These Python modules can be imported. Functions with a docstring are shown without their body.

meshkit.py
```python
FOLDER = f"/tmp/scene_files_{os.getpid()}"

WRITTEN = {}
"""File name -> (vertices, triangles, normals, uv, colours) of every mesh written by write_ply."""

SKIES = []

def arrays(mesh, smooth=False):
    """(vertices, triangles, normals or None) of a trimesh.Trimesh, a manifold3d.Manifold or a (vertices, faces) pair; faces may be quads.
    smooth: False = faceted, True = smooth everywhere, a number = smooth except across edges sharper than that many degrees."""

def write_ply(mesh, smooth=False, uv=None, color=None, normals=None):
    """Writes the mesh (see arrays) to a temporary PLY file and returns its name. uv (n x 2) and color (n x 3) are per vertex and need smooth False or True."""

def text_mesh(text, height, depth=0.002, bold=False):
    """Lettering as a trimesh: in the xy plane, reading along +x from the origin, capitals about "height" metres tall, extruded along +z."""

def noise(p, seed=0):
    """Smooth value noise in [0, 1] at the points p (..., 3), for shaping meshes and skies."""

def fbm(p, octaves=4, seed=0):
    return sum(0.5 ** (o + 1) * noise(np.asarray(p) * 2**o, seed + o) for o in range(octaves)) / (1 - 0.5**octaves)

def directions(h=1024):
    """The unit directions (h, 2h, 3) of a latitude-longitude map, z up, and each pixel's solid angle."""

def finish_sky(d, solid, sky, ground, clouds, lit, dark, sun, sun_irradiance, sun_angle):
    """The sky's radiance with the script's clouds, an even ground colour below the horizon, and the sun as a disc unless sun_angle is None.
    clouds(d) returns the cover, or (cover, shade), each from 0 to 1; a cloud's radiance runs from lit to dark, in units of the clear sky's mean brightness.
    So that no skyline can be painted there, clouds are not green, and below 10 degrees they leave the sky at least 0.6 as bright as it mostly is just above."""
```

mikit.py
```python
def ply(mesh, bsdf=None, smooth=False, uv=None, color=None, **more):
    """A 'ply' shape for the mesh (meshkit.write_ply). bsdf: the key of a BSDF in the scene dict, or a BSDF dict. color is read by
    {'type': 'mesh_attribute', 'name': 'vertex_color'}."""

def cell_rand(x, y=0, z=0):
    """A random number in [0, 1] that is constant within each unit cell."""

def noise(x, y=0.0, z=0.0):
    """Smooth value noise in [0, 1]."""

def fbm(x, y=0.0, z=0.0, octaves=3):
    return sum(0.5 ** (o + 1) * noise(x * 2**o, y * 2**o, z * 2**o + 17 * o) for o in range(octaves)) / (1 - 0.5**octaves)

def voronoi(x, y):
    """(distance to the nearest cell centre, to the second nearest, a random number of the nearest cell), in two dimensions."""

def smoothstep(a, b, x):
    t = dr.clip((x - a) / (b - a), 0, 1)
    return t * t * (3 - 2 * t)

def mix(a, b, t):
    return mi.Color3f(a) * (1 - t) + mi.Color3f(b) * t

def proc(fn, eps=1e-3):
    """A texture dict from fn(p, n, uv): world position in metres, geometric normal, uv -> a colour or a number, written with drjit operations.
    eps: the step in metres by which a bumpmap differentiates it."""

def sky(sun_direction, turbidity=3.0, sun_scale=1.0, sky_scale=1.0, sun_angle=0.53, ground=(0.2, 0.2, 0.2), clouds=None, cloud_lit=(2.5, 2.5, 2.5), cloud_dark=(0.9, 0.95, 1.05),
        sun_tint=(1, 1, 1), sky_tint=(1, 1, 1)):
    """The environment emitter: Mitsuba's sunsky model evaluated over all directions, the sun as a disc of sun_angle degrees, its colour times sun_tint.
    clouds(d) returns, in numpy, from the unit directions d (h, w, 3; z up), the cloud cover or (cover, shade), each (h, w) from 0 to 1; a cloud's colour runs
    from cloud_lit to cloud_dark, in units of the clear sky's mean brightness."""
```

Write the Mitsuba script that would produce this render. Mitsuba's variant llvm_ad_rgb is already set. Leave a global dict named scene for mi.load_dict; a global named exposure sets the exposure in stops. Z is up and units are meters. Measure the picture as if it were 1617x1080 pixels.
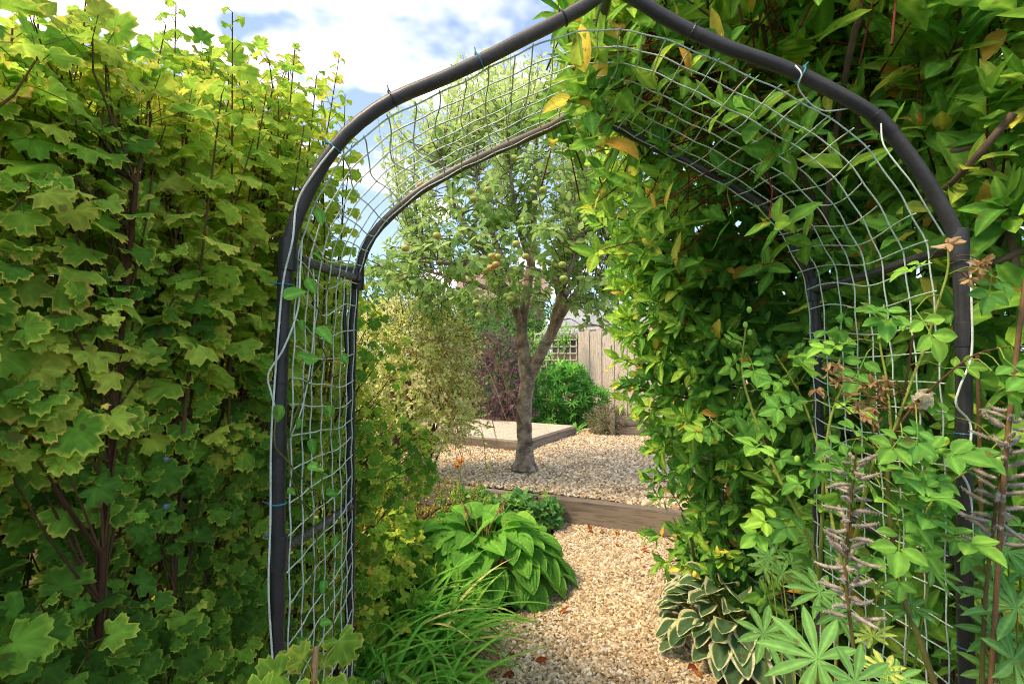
import math
import numpy as np, mitsuba as mi, drjit as dr, mikit, meshkit
scene, labels = {}, {}
T = mi.ScalarTransform4f
# ------------------------------------------------------------------ camera, sky, exposure
F, CX, CY, EYE, PITCH = 808.5, 808.5, 540.0, 1.5, math.atan(25 / 808.5)
scene['camera'] = {'type': 'perspective', 'fov': 90.0, 'fov_axis': 'x', 'near_clip': 0.02, 'far_clip': 3000.0,
                   'to_world': T().look_at([0, 0, EYE], [0, math.cos(PITCH), EYE + math.sin(PITCH)], [0, 0, 1])}
SUN = np.array([-0.52, -0.20, 0.83])


def clouds(d):
    h = d[..., 2:3] + 0.16
    p = np.concatenate([d[..., :2] / h * 1.5, np.full_like(h, 3.7)], -1)
    p = p * 1.45 + 0.9 * (meshkit.fbm(p * 1.1 + 40.0, 3, 21) - 0.5)[..., None]
    a = meshkit.fbm(p + 11.3, 6, 4)
    b = meshkit.fbm(p * 2.3 + 5.0, 5, 9)
    cov = np.clip((a * 0.5 + b * 0.5 - 0.445) / 0.19, 0, 1)
    cov = cov * cov * (3 - 2 * cov)
    cov = np.maximum(cov, 0.20 * np.clip(1.3 - d[..., 2], 0, 1))
    return cov, np.clip((b - 0.45) * 1.2, 0, 0.5)


scene['sky'] = mikit.sky(SUN, turbidity=3.5, sun_scale=0.55, sky_scale=0.98, sun_angle=14.0, clouds=clouds, cloud_lit=(3.35, 3.25, 3.05), cloud_dark=(1.9, 1.95, 2.05), ground=(0.22, 0.2, 0.14), sun_tint=(1.0, 0.9, 0.72), sky_tint=(0.76, 0.96, 1.08))
exposure = 2.68

# ------------------------------------------------------------------ helpers
UP = np.array([0, 0, 1.0])
_cp, _sp = math.cos(PITCH), math.sin(PITCH)


def ray(px, py):
    a, b = (np.asarray(px, float) - CX) / F, (CY - np.asarray(py, float)) / F
    return np.stack(np.broadcast_arrays(a, _cp - b * _sp, _sp + b * _cp), -1)


def W(px, py, y):
    """The place at distance y in front of the photographer that lies on this line of sight."""
    d = ray(px, py)
    return np.array([0, 0, EYE]) + d * (np.asarray(y, float) / d[..., 1])[..., None]


def G(px, py, z):
    d = ray(px, py)
    return np.array([0, 0, EYE]) + d * ((z - EYE) / d[..., 2])[..., None]


def project(v):
    q = v - np.array([0, 0, EYE])
    zc = q[..., 1] * _cp + q[..., 2] * _sp
    yc = -q[..., 1] * _sp + q[..., 2] * _cp
    zs = np.where(zc > 0.05, zc, 0.05)
    return CX + F * q[..., 0] / zs, CY - F * yc / zs, zc


def unit(v):
    return v / np.maximum(np.linalg.norm(v, axis=-1, keepdims=True), 1e-9)


# palettes: every vertex carries (palette number + position along it, brightness) as its uv
PAL, NPAL = [], {}


def pal(name, *cols):
    c = np.array(cols, float)
    x = np.linspace(0, 1, 8)
    PAL.append(np.stack([np.interp(x, np.linspace(0, 1, len(c)), c[:, k]) for k in range(3)], -1))
    NPAL[name] = len(PAL) - 1


def uvof(name, a, b=1.0):
    a = np.clip(a, 0, 1) * 0.97 + 0.015
    a, b = np.broadcast_arrays(a, b)
    return np.stack([NPAL[name] + a, b], -1)


pal('currant', (.036, .092, .014), (.06, .15, .015), (.11, .21, .018), (.21, .29, .03), (.42, .36, .05), (.42, .22, .06), (.20, .09, .035))
pal('shrub', (.03, .09, .02), (.055, .155, .022), (.10, .23, .025), (.19, .32, .03), (.34, .40, .045), (.50, .33, .035), (.40, .09, .03))
pal('apple', (.06, .125, .03), (.105, .185, .045), (.18, .255, .075), (.30, .36, .15))
pal('variegated', (.09, .16, .03), (.20, .26, .05), (.40, .40, .12), (.52, .50, .24))
pal('purple', (.03, .02, .026), (.06, .034, .045), (.11, .065, .08), (.18, .12, .14))
pal('green', (.03, .10, .022), (.06, .19, .03), (.11, .28, .035), (.2, .38, .06))
pal('hosta', (.045, .135, .022), (.08, .215, .03), (.135, .30, .035), (.24, .40, .05), (.42, .48, .09))
pal('creamhosta', (.028, .065, .035), (.05, .10, .045), (.11, .17, .07), (.42, .42, .19), (.66, .61, .34))
pal('lily', (.035, .11, .015), (.06, .19, .022), (.11, .27, .03), (.26, .34, .06), (.45, .33, .14))
pal('rose', (.042, .12, .024), (.068, .18, .03), (.13, .28, .03), (.24, .38, .04), (.42, .40, .10))
pal('lupin', (.038, .11, .032), (.066, .17, .048), (.11, .24, .055), (.24, .34, .06), (.45, .28, .10))
pal('lavender', (.10, .115, .06), (.17, .18, .10), (.26, .24, .15))
pal('dry', (.12, .07, .03), (.26, .15, .07), (.42, .27, .14), (.6, .45, .28))
pal('wood', (.035, .022, .016), (.075, .048, .034), (.14, .10, .075), (.24, .185, .14), (.36, .30, .24))
pal('stem', (.06, .03, .018), (.12, .065, .035), (.14, .15, .04), (.22, .28, .05), (.30, .36, .06))
pal('redstem', (.07, .03, .018), (.16, .035, .022), (.30, .06, .035))
pal('tube', (.022, .022, .025), (.04, .04, .043), (.085, .078, .075), (.13, .105, .09), (.16, .09, .06))
pal('wire', (.40, .52, .45), (.58, .68, .61), (.72, .78, .73))
pal('tie', (.03, .16, .28), (.04, .26, .34), (.02, .02, .022))
pal('stone', (.17, .13, .105), (.34, .25, .15), (.52, .375, .21), (.61, .47, .29), (.68, .56, .41), (.80, .72, .60), (.48, .42, .37))
pal('petal', (.75, .68, .55), (.85, .80, .70), (.45, .25, .10))
pal('apple_fruit', (.24, .36, .05), (.38, .42, .08), (.55, .38, .12), (.60, .20, .10))
pal('orange', (.65, .40, .06), (.70, .25, .03), (.45, .11, .03), (.24, .07, .035))
pal('pod', (.09, .075, .065), (.21, .175, .15), (.5, .45, .40), (.7, .64, .58))
pal('hedge', (.03, .075, .02), (.05, .12, .03), (.09, .18, .04))
pal('berry', (.03, .04, .09), (.12, .15, .24), (.3, .33, .42))
for _n in ('creamhosta', 'currant', 'shrub', 'apple', 'variegated', 'purple', 'green', 'hosta', 'lily', 'rose', 'lupin', 'hedge'):   # these blades both reflect and let through: half of the colour each way
    _p = PAL[NPAL[_n]]
    _p = _p * .94 + .06 * (_p @ [.3, .6, .1])[:, None]
    PAL[NPAL[_n]] = np.minimum(_p * (2.0 if _n == 'shrub' else 2.35 if _n == 'apple' else 2.15), .85)
TABLE = [mi.Float(np.concatenate([p[:, k] for p in PAL]).astype(np.float32)) for k in range(3)]


def pal_color(p, n, uv):
    i = dr.floor(uv.x)
    x = dr.clip((uv.x - i) * 7.0, 0, 6.999)
    j = dr.floor(x)
    t = x - j
    k = mi.UInt32(dr.clip(i * 8 + j, 0, 8 * len(PAL) - 2))
    c = [dr.lerp(dr.gather(mi.Float, TABLE[q], k), dr.gather(mi.Float, TABLE[q], k + 1), t) for q in range(3)]
    m = uv.y * (0.74 + 0.28 * mikit.noise(p.x * 130, p.y * 130, p.z * 130) + 0.26 * mikit.noise(p.x * 33, p.y * 33, p.z * 33 + 7.0))
    leaf = dr.select(i < 11, 1.0, 0.0)
    spot = mikit.smoothstep(0.80, 0.90, mikit.noise(p.x * 48 + 3, p.y * 48, p.z * 48)) * 0.65 * leaf
    return mikit.mix(mi.Color3f(*c) * m, (.17, .10, .04), spot)


PC = mikit.proc(pal_color)
scene['leaf_soft'] = {'type': 'principledthin', 'base_color': PC, 'roughness': 0.5, 'spec_trans': 0.0, 'diff_trans': 0.95, 'eta': 1.3}
scene['leaf_gloss'] = {'type': 'principledthin', 'base_color': PC, 'roughness': 0.27, 'spec_trans': 0.0, 'diff_trans': 0.8, 'eta': 1.5}
scene['matte'] = {'type': 'twosided', 'bsdf': {'type': 'principled', 'base_color': PC, 'roughness': 0.85, 'specular': 0.25}}
scene['satin'] = {'type': 'twosided', 'bsdf': {'type': 'principled', 'base_color': PC, 'roughness': 0.42, 'specular': 0.45}}


def wood_proc(name, cols, scale, rough=0.85):
    def fn(p, n, uv):
        g = mikit.fbm(uv.x * 3.0, uv.y * scale, uv.x * 0.2, octaves=3)
        s = mikit.noise(uv.x * 1.3, uv.y * scale * 0.22, 5.0)
        f = mikit.smoothstep(0.62, 0.78, mikit.noise(uv.x * 9.0, uv.y * scale * 2.2, 9.0))
        c = mikit.mix(cols[0], cols[1], dr.clip(g * 1.6 - 0.3, 0, 1))
        c = mikit.mix(c, cols[2], mikit.smoothstep(0.4, 0.75, s) * 0.6)
        return c * (1.0 - 0.28 * f)
    scene[name] = {'type': 'twosided', 'bsdf': {'type': 'principled', 'base_color': mikit.proc(fn), 'roughness': rough, 'specular': 0.25}}


wood_proc('fence_wood', ((.52, .44, .37), (.70, .62, .54), (.60, .51, .43)), 60)
wood_proc('sleeper_wood', ((.12, .098, .08), (.23, .19, .155), (.29, .245, .2)), 55)
wood_proc('deck_wood', ((.33, .28, .22), (.50, .44, .36), (.42, .38, .32)), 70)


def soil(p, n, uv):
    a = mikit.fbm(p.x * 6, p.y * 6, p.z, octaves=4)
    b = mikit.noise(p.x * 60, p.y * 60, 2.0)
    c = mikit.mix((.035, .024, .016), (.10, .07, .045), dr.clip(a * 1.8 - .4 + .3 * b, 0, 1))
    far = mikit.smoothstep(14, 22, dr.sqrt(p.x * p.x + p.y * p.y))
    return mikit.mix(c, (.05, .10, .03), far)


scene['soil'] = {'type': 'diffuse', 'reflectance': mikit.proc(soil)}


def gravel_bed(p, n, uv):
    d, e, r = mikit.voronoi(p.x * 55, p.y * 55)
    c = mikit.mix((.34, .23, .12), (.66, .53, .36), r)
    return c * (0.35 + 0.65 * mikit.smoothstep(0.0, 0.25, e - d))


scene['gravel_bed'] = {'type': 'diffuse', 'reflectance': mikit.proc(gravel_bed)}
scene['felt'] = {'type': 'twosided', 'bsdf': {'type': 'diffuse', 'reflectance': mikit.proc(lambda p, n, uv: mi.Color3f(.30, .32, .35) * (0.8 + 0.4 * mikit.fbm(p.x * 3, p.y * 3, p.z * 3)))}}


def put(key, v, f, uv, bsdf, smooth=True, **lab):
    uv = np.asarray(uv, float)
    if uv.shape != (len(v), 2):
        uv = np.broadcast_to(uv if uv.ndim == 1 else uv[0], (len(v), 2))
    scene[key] = mikit.ply((np.asarray(v), np.asarray(f)), bsdf, smooth=smooth, uv=uv)
    if lab:
        labels[key] = lab


class MB:
    """Collects pieces of one part."""

    def __init__(s):
        s.v, s.f, s.u, s.n = [], [], [], 0

    def add(s, v, f, uv):
        f = np.asarray(f)
        if f.shape[1] == 4:
            f = np.vstack([f[:, [0, 1, 2]], f[:, [0, 2, 3]]])
        s.v.append(v); s.f.append(f + s.n); s.u.append(np.broadcast_to(uv, (len(v), 2))); s.n += len(v)
        return s

    def put(s, key, bsdf, smooth=True, **lab):
        if s.n:
            put(key, np.vstack(s.v), np.vstack(s.f), np.vstack(s.u), bsdf, smooth, **lab)


_used = {}


def num(key):
    """key, then key_001, key_002 ..."""
    k = _used.get(key, 0)
    _used[key] = k + 1
    return key if k == 0 else f'{key}_{k:03d}'


def thing(key, label, category, group=None):
    k = num(key)
    labels[k] = {'label': label, 'category': category}
    if group:
        labels[k]['group'] = group
    return k


def spline(pts, n):
    p = np.asarray(pts, float)
    if len(p) == 2:
        t = np.linspace(0, 1, n)[:, None]
        return p[0] * (1 - t) + p[1] * t
    q = np.vstack([2 * p[0] - p[1], p, 2 * p[-1] - p[-2]])
    d = np.r_[0, np.cumsum(np.linalg.norm(np.diff(p, axis=0), axis=1))]
    s = np.linspace(0, d[-1], n)
    i = np.clip(np.searchsorted(d, s, 'right') - 1, 0, len(p) - 2)
    t = ((s - d[i]) / np.maximum(d[i + 1] - d[i], 1e-9))[:, None]
    a, b, c, e = q[i], q[i + 1], q[i + 2], q[i + 3]
    return 0.5 * (2 * b + (c - a) * t + (2 * a - 5 * b + 4 * c - e) * t * t + (3 * b - a - 3 * c + e) * t ** 3)


def tube(p, r, sides=6, cap=True):
    p = np.asarray(p, float)
    r = np.broadcast_to(np.asarray(r, float), (len(p),))
    t = unit(np.gradient(p, axis=0))
    a = np.zeros_like(p)
    ref = np.array([1.0, 0, 0]) if abs(t[0, 0]) < 0.8 else np.array([0, 1.0, 0])
    for i in range(len(p)):
        ref = ref - t[i] * (ref @ t[i])
        ref /= np.linalg.norm(ref) + 1e-12
        a[i] = ref
    b = np.cross(t, a)
    g = np.arange(sides) * 2 * np.pi / sides
    v = p[:, None] + r[:, None, None] * (np.cos(g)[None, :, None] * a[:, None] + np.sin(g)[None, :, None] * b[:, None])
    i, j = np.meshgrid(np.arange(len(p) - 1), np.arange(sides), indexing='ij')
    q = np.stack([i * sides + j, i * sides + (j + 1) % sides, (i + 1) * sides + (j + 1) % sides, (i + 1) * sides + j], -1).reshape(-1, 4)
    f = np.vstack([q[:, [0, 1, 2]], q[:, [0, 2, 3]]])
    v = v.reshape(-1, 3)
    if cap:
        n = len(v)
        v = np.vstack([v, p[0], p[-1]])
        k = np.arange(sides)
        f = np.vstack([f, np.stack([k * 0 + n, (k + 1) % sides, k], 1), np.stack([k * 0 + n + 1, n - sides + k, n - sides + (k + 1) % sides], 1)])
    return v, f


def sphere(n=8):
    import trimesh
    m = trimesh.creation.uv_sphere(1.0, count=[n, 2 * n])
    return np.array(m.vertices), np.array(m.faces)


SPH = sphere(7)
ICO = None


def box(cx, cy, cz, sx, sy, sz, rot=0.0, ch=0.004, longest=0):
    """A chamfered box with uv along its longest side; returns v, f, uv."""
    import trimesh
    h = np.array([sx, sy, sz]) / 2
    v = []
    for ax in range(3):
        hh = h - ch
        hh = hh.copy(); hh[ax] = h[ax]
        v += [[a * hh[0], b * hh[1], c * hh[2]] for a in (-1, 1) for b in (-1, 1) for c in (-1, 1)]
    m = trimesh.convex.convex_hull(np.array(v))
    v, f = np.array(m.vertices), np.array(m.faces)
    tri = v[f].reshape(-1, 3)
    o = [k for k in range(3) if k != longest]
    uv = np.stack([tri[:, longest] + cx * 3.7 + cz * 1.9, tri[:, o[0]] + tri[:, o[1]] * 1.0 + cy * 2.3 + cx * 5.1], -1)
    c, s = math.cos(rot), math.sin(rot)
    w = np.stack([cx + c * tri[:, 0] - s * tri[:, 1], cy + s * tri[:, 0] + c * tri[:, 1], cz + tri[:, 2]], -1)
    return w, np.arange(len(w)).reshape(-1, 3), uv


# ------------------------------------------------------------------ leaves
class Tpl:
    def __init__(s, v, f, e, m):
        s.v, s.f, s.e, s.m = np.asarray(v, float), np.asarray(f, int), np.asarray(e, float), np.asarray(m, float)


def simple(profile, stations=6, cols=(-1, 0, 1), ribs=0.0, tip=1.0):
    """A blade: half width by profile(t), columns across; x in -.5 .. .5, y 0 .. 1."""
    t = np.linspace(0, 1, stations)
    w = np.array([profile(x) for x in t])
    c = np.array(cols, float)
    v = np.zeros((stations, len(c), 3))
    v[..., 0] = 0.5 * w[:, None] * c[None]
    v[..., 1] = t[:, None] + 0 * c[None]
    if ribs:
        v[..., 2] = ribs * np.array([(-1) ** k for k in range(len(c))])[None] * np.sin(np.pi * t)[:, None]
    e = np.broadcast_to(np.abs(c)[None] ** 3, v.shape[:2]).copy()
    e[-1] = 1.0
    m = np.broadcast_to((np.abs(c) < 0.05).astype(float)[None], v.shape[:2])
    i, j = np.meshgrid(np.arange(stations - 1), np.arange(len(c) - 1), indexing='ij')
    n = len(c)
    q = np.stack([i * n + j, i * n + j + 1, (i + 1) * n + j + 1, (i + 1) * n + j], -1).reshape(-1, 4)
    return Tpl(v.reshape(-1, 3), np.vstack([q[:, [0, 1, 2]], q[:, [0, 2, 3]]]), e.ravel(), m.ravel())


def lance(t): return (0.06 + math.sin(math.pi * min(t ** 0.9, 1)) ** 0.85) * (1 - 0.15 * t)
def ovate(t): return 0.05 + 1.0 * math.sin(math.pi * t ** 0.72) ** 0.8 * (1.0 if t < .98 else .6)
def heart(t): return 0.1 + 1.05 * (math.sin(math.pi * t ** 0.55) ** 0.8) if t > 0.01 else 0.35
def strap(t): return (0.75 + 0.25 * math.sin(math.pi * t)) * (1 - t ** 3) + 0.02
def leaflet(t): return 0.04 + math.sin(math.pi * t ** 0.85) ** 0.9


def palmate(phis, lens, sinus, teeth=2, seed=0, rings=(0.5,)):
    r_ = np.random.default_rng(seed)
    phi, rad, ax = [-158], [0.22], [0]
    for k, (p, l) in enumerate(zip(phis, lens)):
        for o, q in ([(-14, .84), (-11, .96), (-5.5, .90), (0, 1.0), (5.5, .90), (11, .96), (14, .84)] if teeth > 1 else [(-12, .82), (0, 1.0), (12, .82)]):
            phi.append(p + o * 1.4); rad.append(l * q * (1 + .03 * r_.normal())); ax.append(1 if o == 0 else 0)
        if k + 1 < len(phis):
            phi.append((p + phis[k + 1]) / 2); rad.append(sinus * min(l, lens[k + 1])); ax.append(-1)
    phi.append(158); rad.append(0.22); ax.append(0)
    phi, rad, ax = np.radians(phi), np.array(rad), np.array(ax, float)
    v, e, m = [[0, 0, 0]], [0.0], [1.0]
    n = len(phi)
    for rr in (*rings, 1.0):
        for a, b, c in zip(phi, rad, ax):
            # lobes are pleated: the veins lie low
            z = (-0.03 if c > 0 else 0.045 if c < 0 else 0.015) * math.sin(math.pi * min(rr, .8)) - 0.16 * (rr * b) ** 2
            v.append([math.sin(a) * b * rr, math.cos(a) * b * rr, z]); e.append(1.0 if rr == 1 else 0.07 if rr > .7 else 0.0); m.append(0.7 if c > 0 and rr < 1 else 0.0)
    f = [[0, 1 + k + 1, 1 + k] for k in range(n - 1)]
    for q in range(len(rings)):
        a, b = 1 + q * n, 1 + (q + 1) * n
        for k in range(n - 1):
            f += [[a + k, a + k + 1, b + k + 1], [a + k, b + k + 1, b + k]]
    return Tpl(v, f, e, m)


def join(parts):
    """Leaflets as one compound leaf: (Tpl, angle, x, y, length, width, lift)."""
    V, Fc, E, M, n = [], [], [], [], 0
    for t, ang, x, y, l, w, lift in parts:
        p = t.v * np.array([w, l, l])
        p[:, 2] += lift * p[:, 1] - 0.5 * p[:, 1] ** 2 * abs(lift) + np.abs(p[:, 0]) * 0.35
        c, s = math.cos(ang), math.sin(ang)
        V.append(np.stack([x + c * p[:, 0] + s * p[:, 1], y - s * p[:, 0] + c * p[:, 1], p[:, 2]], -1))
        Fc.append(t.f + n); E.append(t.e); M.append(t.m); n += len(p)
    return Tpl(np.vstack(V), np.vstack(Fc), np.concatenate(E), np.concatenate(M))


T_CUR = palmate([-106, -52, 0, 52, 106], [.60, .86, 1.0, .86, .60], .78, 2, 1, (0.8,))
T_CUR0 = palmate([-106, -52, 0, 52, 106], [.60, .86, 1.0, .86, .60], .76, 1, 1, (0.55,))
T_CURL = palmate([-106, -52, 0, 52, 106], [.60, .86, 1.0, .86, .60], .78, 1, 1, ())
T_VINE = palmate([-110, -58, 0, 58, 110], [.62, .86, 1.0, .86, .62], .74, 2, 4, (0.5, 0.86))
T_LAN = simple(lance, 7, (-1, -.5, 0, .5, 1))
T_LAN0 = simple(lance, 5, (-1, 0, 1))
T_LANL = simple(lance, 4, (-1, 1))
T_OVA0 = simple(ovate, 4, (-1, 0, 1))
T_OVAL = simple(ovate, 3, (-1, 1))
T_HEART = simple(heart, 8, (-1, -.5, 0, .5, 1))
T_HOST = simple(ovate, 11, (-1, -.83, -.66, -.5, -.33, -.16, 0, .16, .33, .5, .66, .83, 1), 0.034)
T_CHOS = simple(ovate, 10, (-1, -.8, -.64, -.35, 0, .35, .64, .8, 1), 0.0)
T_CHOS.e = np.where(T_CHOS.e > 0.45, 1.0, 0.0)
T_STRAP = simple(strap, 14, (-1, 0, 1))
T_LET = simple(leaflet, 6, (-1, -.5, 0, .5, 1))
T_EUO = simple(ovate, 5, (-1, -.6, 0, .6, 1))
_rl = lambda ang, y, l: (T_LET, ang, 0.02 * math.copysign(1, ang) if ang else 0, y, l, l * 0.62, 0.0)
T_RACH = simple(lambda t: 1.0, 4, (-1, 1))
T_ROSE = join([_rl(0, .55, .48), _rl(1.15, .50, .40), _rl(-1.15, .50, .40), _rl(1.25, .22, .33), _rl(-1.25, .22, .33), (T_RACH, 0, 0, 0, .56, .022, 0)])
T_LUPN = join([(simple(lambda t: 0.05 + math.sin(math.pi * t ** 1.2) ** .9, 6, (-1, -.5, 0, .5, 1)), a, 0, 0, l, .20, .18)
               for a, l in zip(np.radians([-150, -110, -74, -36, 0, 36, 74, 110, 150]), [.7, .85, .95, 1.0, 1.05, 1.0, .95, .85, .7])])
T_FATS = join([(simple(lance, 4, (-1, 0, 1)), a, 0, 0, 1.0, .22, .1) for a in np.radians([-120, -80, -40, 0, 40, 80, 120])])

LEAVES = []   # (holder, part name, vertices N x nv x 3, faces, uv, bsdf, most parts)


def leaves(holder, tpl, base, axis, nrm, L, wid, palette, a=0.2, edge=0.0, mid=0.0, bright=1.0, curl=0.4, fold=0.15, wave=0.0, bsdf='leaf_soft', most=300, part='leaf', rng=None, side=None):
    """N blades at once. L: lengths; wid: width / length."""
    base, axis = np.atleast_2d(base).astype(float), unit(np.atleast_2d(axis).astype(float))
    n = len(base)
    nrm = np.broadcast_to(np.asarray(nrm, float), (n, 3))
    ex = lambda x: np.broadcast_to(np.asarray(x, float), (n,))[:, None]  # noqa: E731
    L, wid, a, edge, mid, bright, curl, fold, wave = map(ex, (L, wid, a, edge, mid, bright, curl, fold, wave))
    s = unit(np.cross(axis, nrm))
    nn = np.cross(s, axis)
    ph = rng.uniform(0, 6.28, (n, 1)) if rng is not None else np.zeros((n, 1))
    c = np.where(np.abs(curl) < 1e-3, 1e-3, curl)

    def blade(tpl):
        x, y, z = tpl.v[None, :, 0] * wid, np.broadcast_to(tpl.v[None, :, 1], (n, len(tpl.v))), np.broadcast_to(tpl.v[None, :, 2], (n, len(tpl.v)))
        z = z + fold * np.abs(x) + wave * np.sin(y * 9 + ph) * np.abs(x) * 2
        yy = np.sin(c * y) / c + z * np.sin(c * y)
        zz = -(1 - np.cos(c * y)) / c + z * np.cos(c * y)
        v = base[:, None] + (s[:, None] * x[..., None] + axis[:, None] * yy[..., None] + nn[:, None] * zz[..., None]) * L[..., None]
        return v, tpl.f, uvof(palette, a + edge * tpl.e[None] + mid * tpl.m[None], bright * (1 + 0.32 * tpl.m[None]))

    v, f, uv = blade(tpl)
    low = {id(T_CUR): T_CURL, id(T_CUR0): T_CURL, id(T_LAN): T_LAN0, id(T_LAN0): T_LANL, id(T_OVA0): T_OVAL}.get(id(tpl))
    LEAVES.append((holder, part, v, f, uv, bsdf, most, blade(low) if low is not None and n > 40 else None))
    return v


def flush_leaves():
    """The leaves that show largest become parts of their own, the rest of a plant one part."""
    cell, zb = 6, np.full((200, 300), 1e9)
    idx = []
    for h, p, v, f, uv, b, most, low in LEAVES:
        px, py, zc = project(v)
        ok = (zc > 0.1) & (px >= 0) & (px < 1617) & (py >= 0) & (py < 1080)
        i, j = np.clip((py / cell).astype(int), 0, 199), np.clip((px / cell).astype(int), 0, 299)
        np.minimum.at(zb, (i[ok], j[ok]), zc[ok])
        idx.append((i, j, zc, ok, px, py))
    by = {}
    for (h, p, v, f, uv, b, most, low), (i, j, zc, ok, px, py) in zip(LEAVES, idx):
        vis = (ok & (zc < zb[i, j] + 0.04)).mean(1)
        q = np.stack([px, py], -1)[:, f]
        e1, e2 = q[:, :, 1] - q[:, :, 0], q[:, :, 2] - q[:, :, 0]
        area = 0.5 * np.abs(e1[..., 0] * e2[..., 1] - e1[..., 1] * e2[..., 0]).sum(1)
        score = np.where(zc.min(1) > 0.1, vis * np.minimum(area, 1e5), 0)
        by.setdefault(h, []).append((p, v, f, uv, b, most, score, low, vis, area))
    for h, sets in by.items():
        allsc = np.concatenate([s[6] for s in sets])
        most = max(s[5] for s in sets)
        cut = np.sort(allsc)[::-1][most - 1] if 0 < most < len(allsc) else (-1 if most else 1e18)
        cut = max(cut, 55.0) if most and len(allsc) > most else cut   # under about 10 pixels: left in the mass
        rest = {}
        given = 0
        for p, v, f, uv, b, mo, sc, low, vis, area in sets:
            on = (sc >= cut) if mo else np.zeros(len(v), bool)
            for k in np.nonzero(on)[0]:
                if given < most:
                    put(num(f'{h}__{p}'), v[k], f, uv[k], b); given += 1
                else:
                    on[k] = False
            fine = ~on if low is None else ~on & (vis > .12) & (area > 230)
            for sel, (vv, ff, uu) in ((fine, (v, f, uv)), (~on & ~fine, low or (v, f, uv))):
                if sel.any():
                    w = vv[sel]
                    rest.setdefault((b, mo), MB()).add(w.reshape(-1, 3), (ff[None] + (np.arange(len(w)) * w.shape[1])[:, None, None]).reshape(-1, 3), uu[sel].reshape(-1, 2))
        for (b, mo), mb in rest.items():
            mb.put(num(h + '__leaves'), b, True, kind='stuff')


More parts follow.
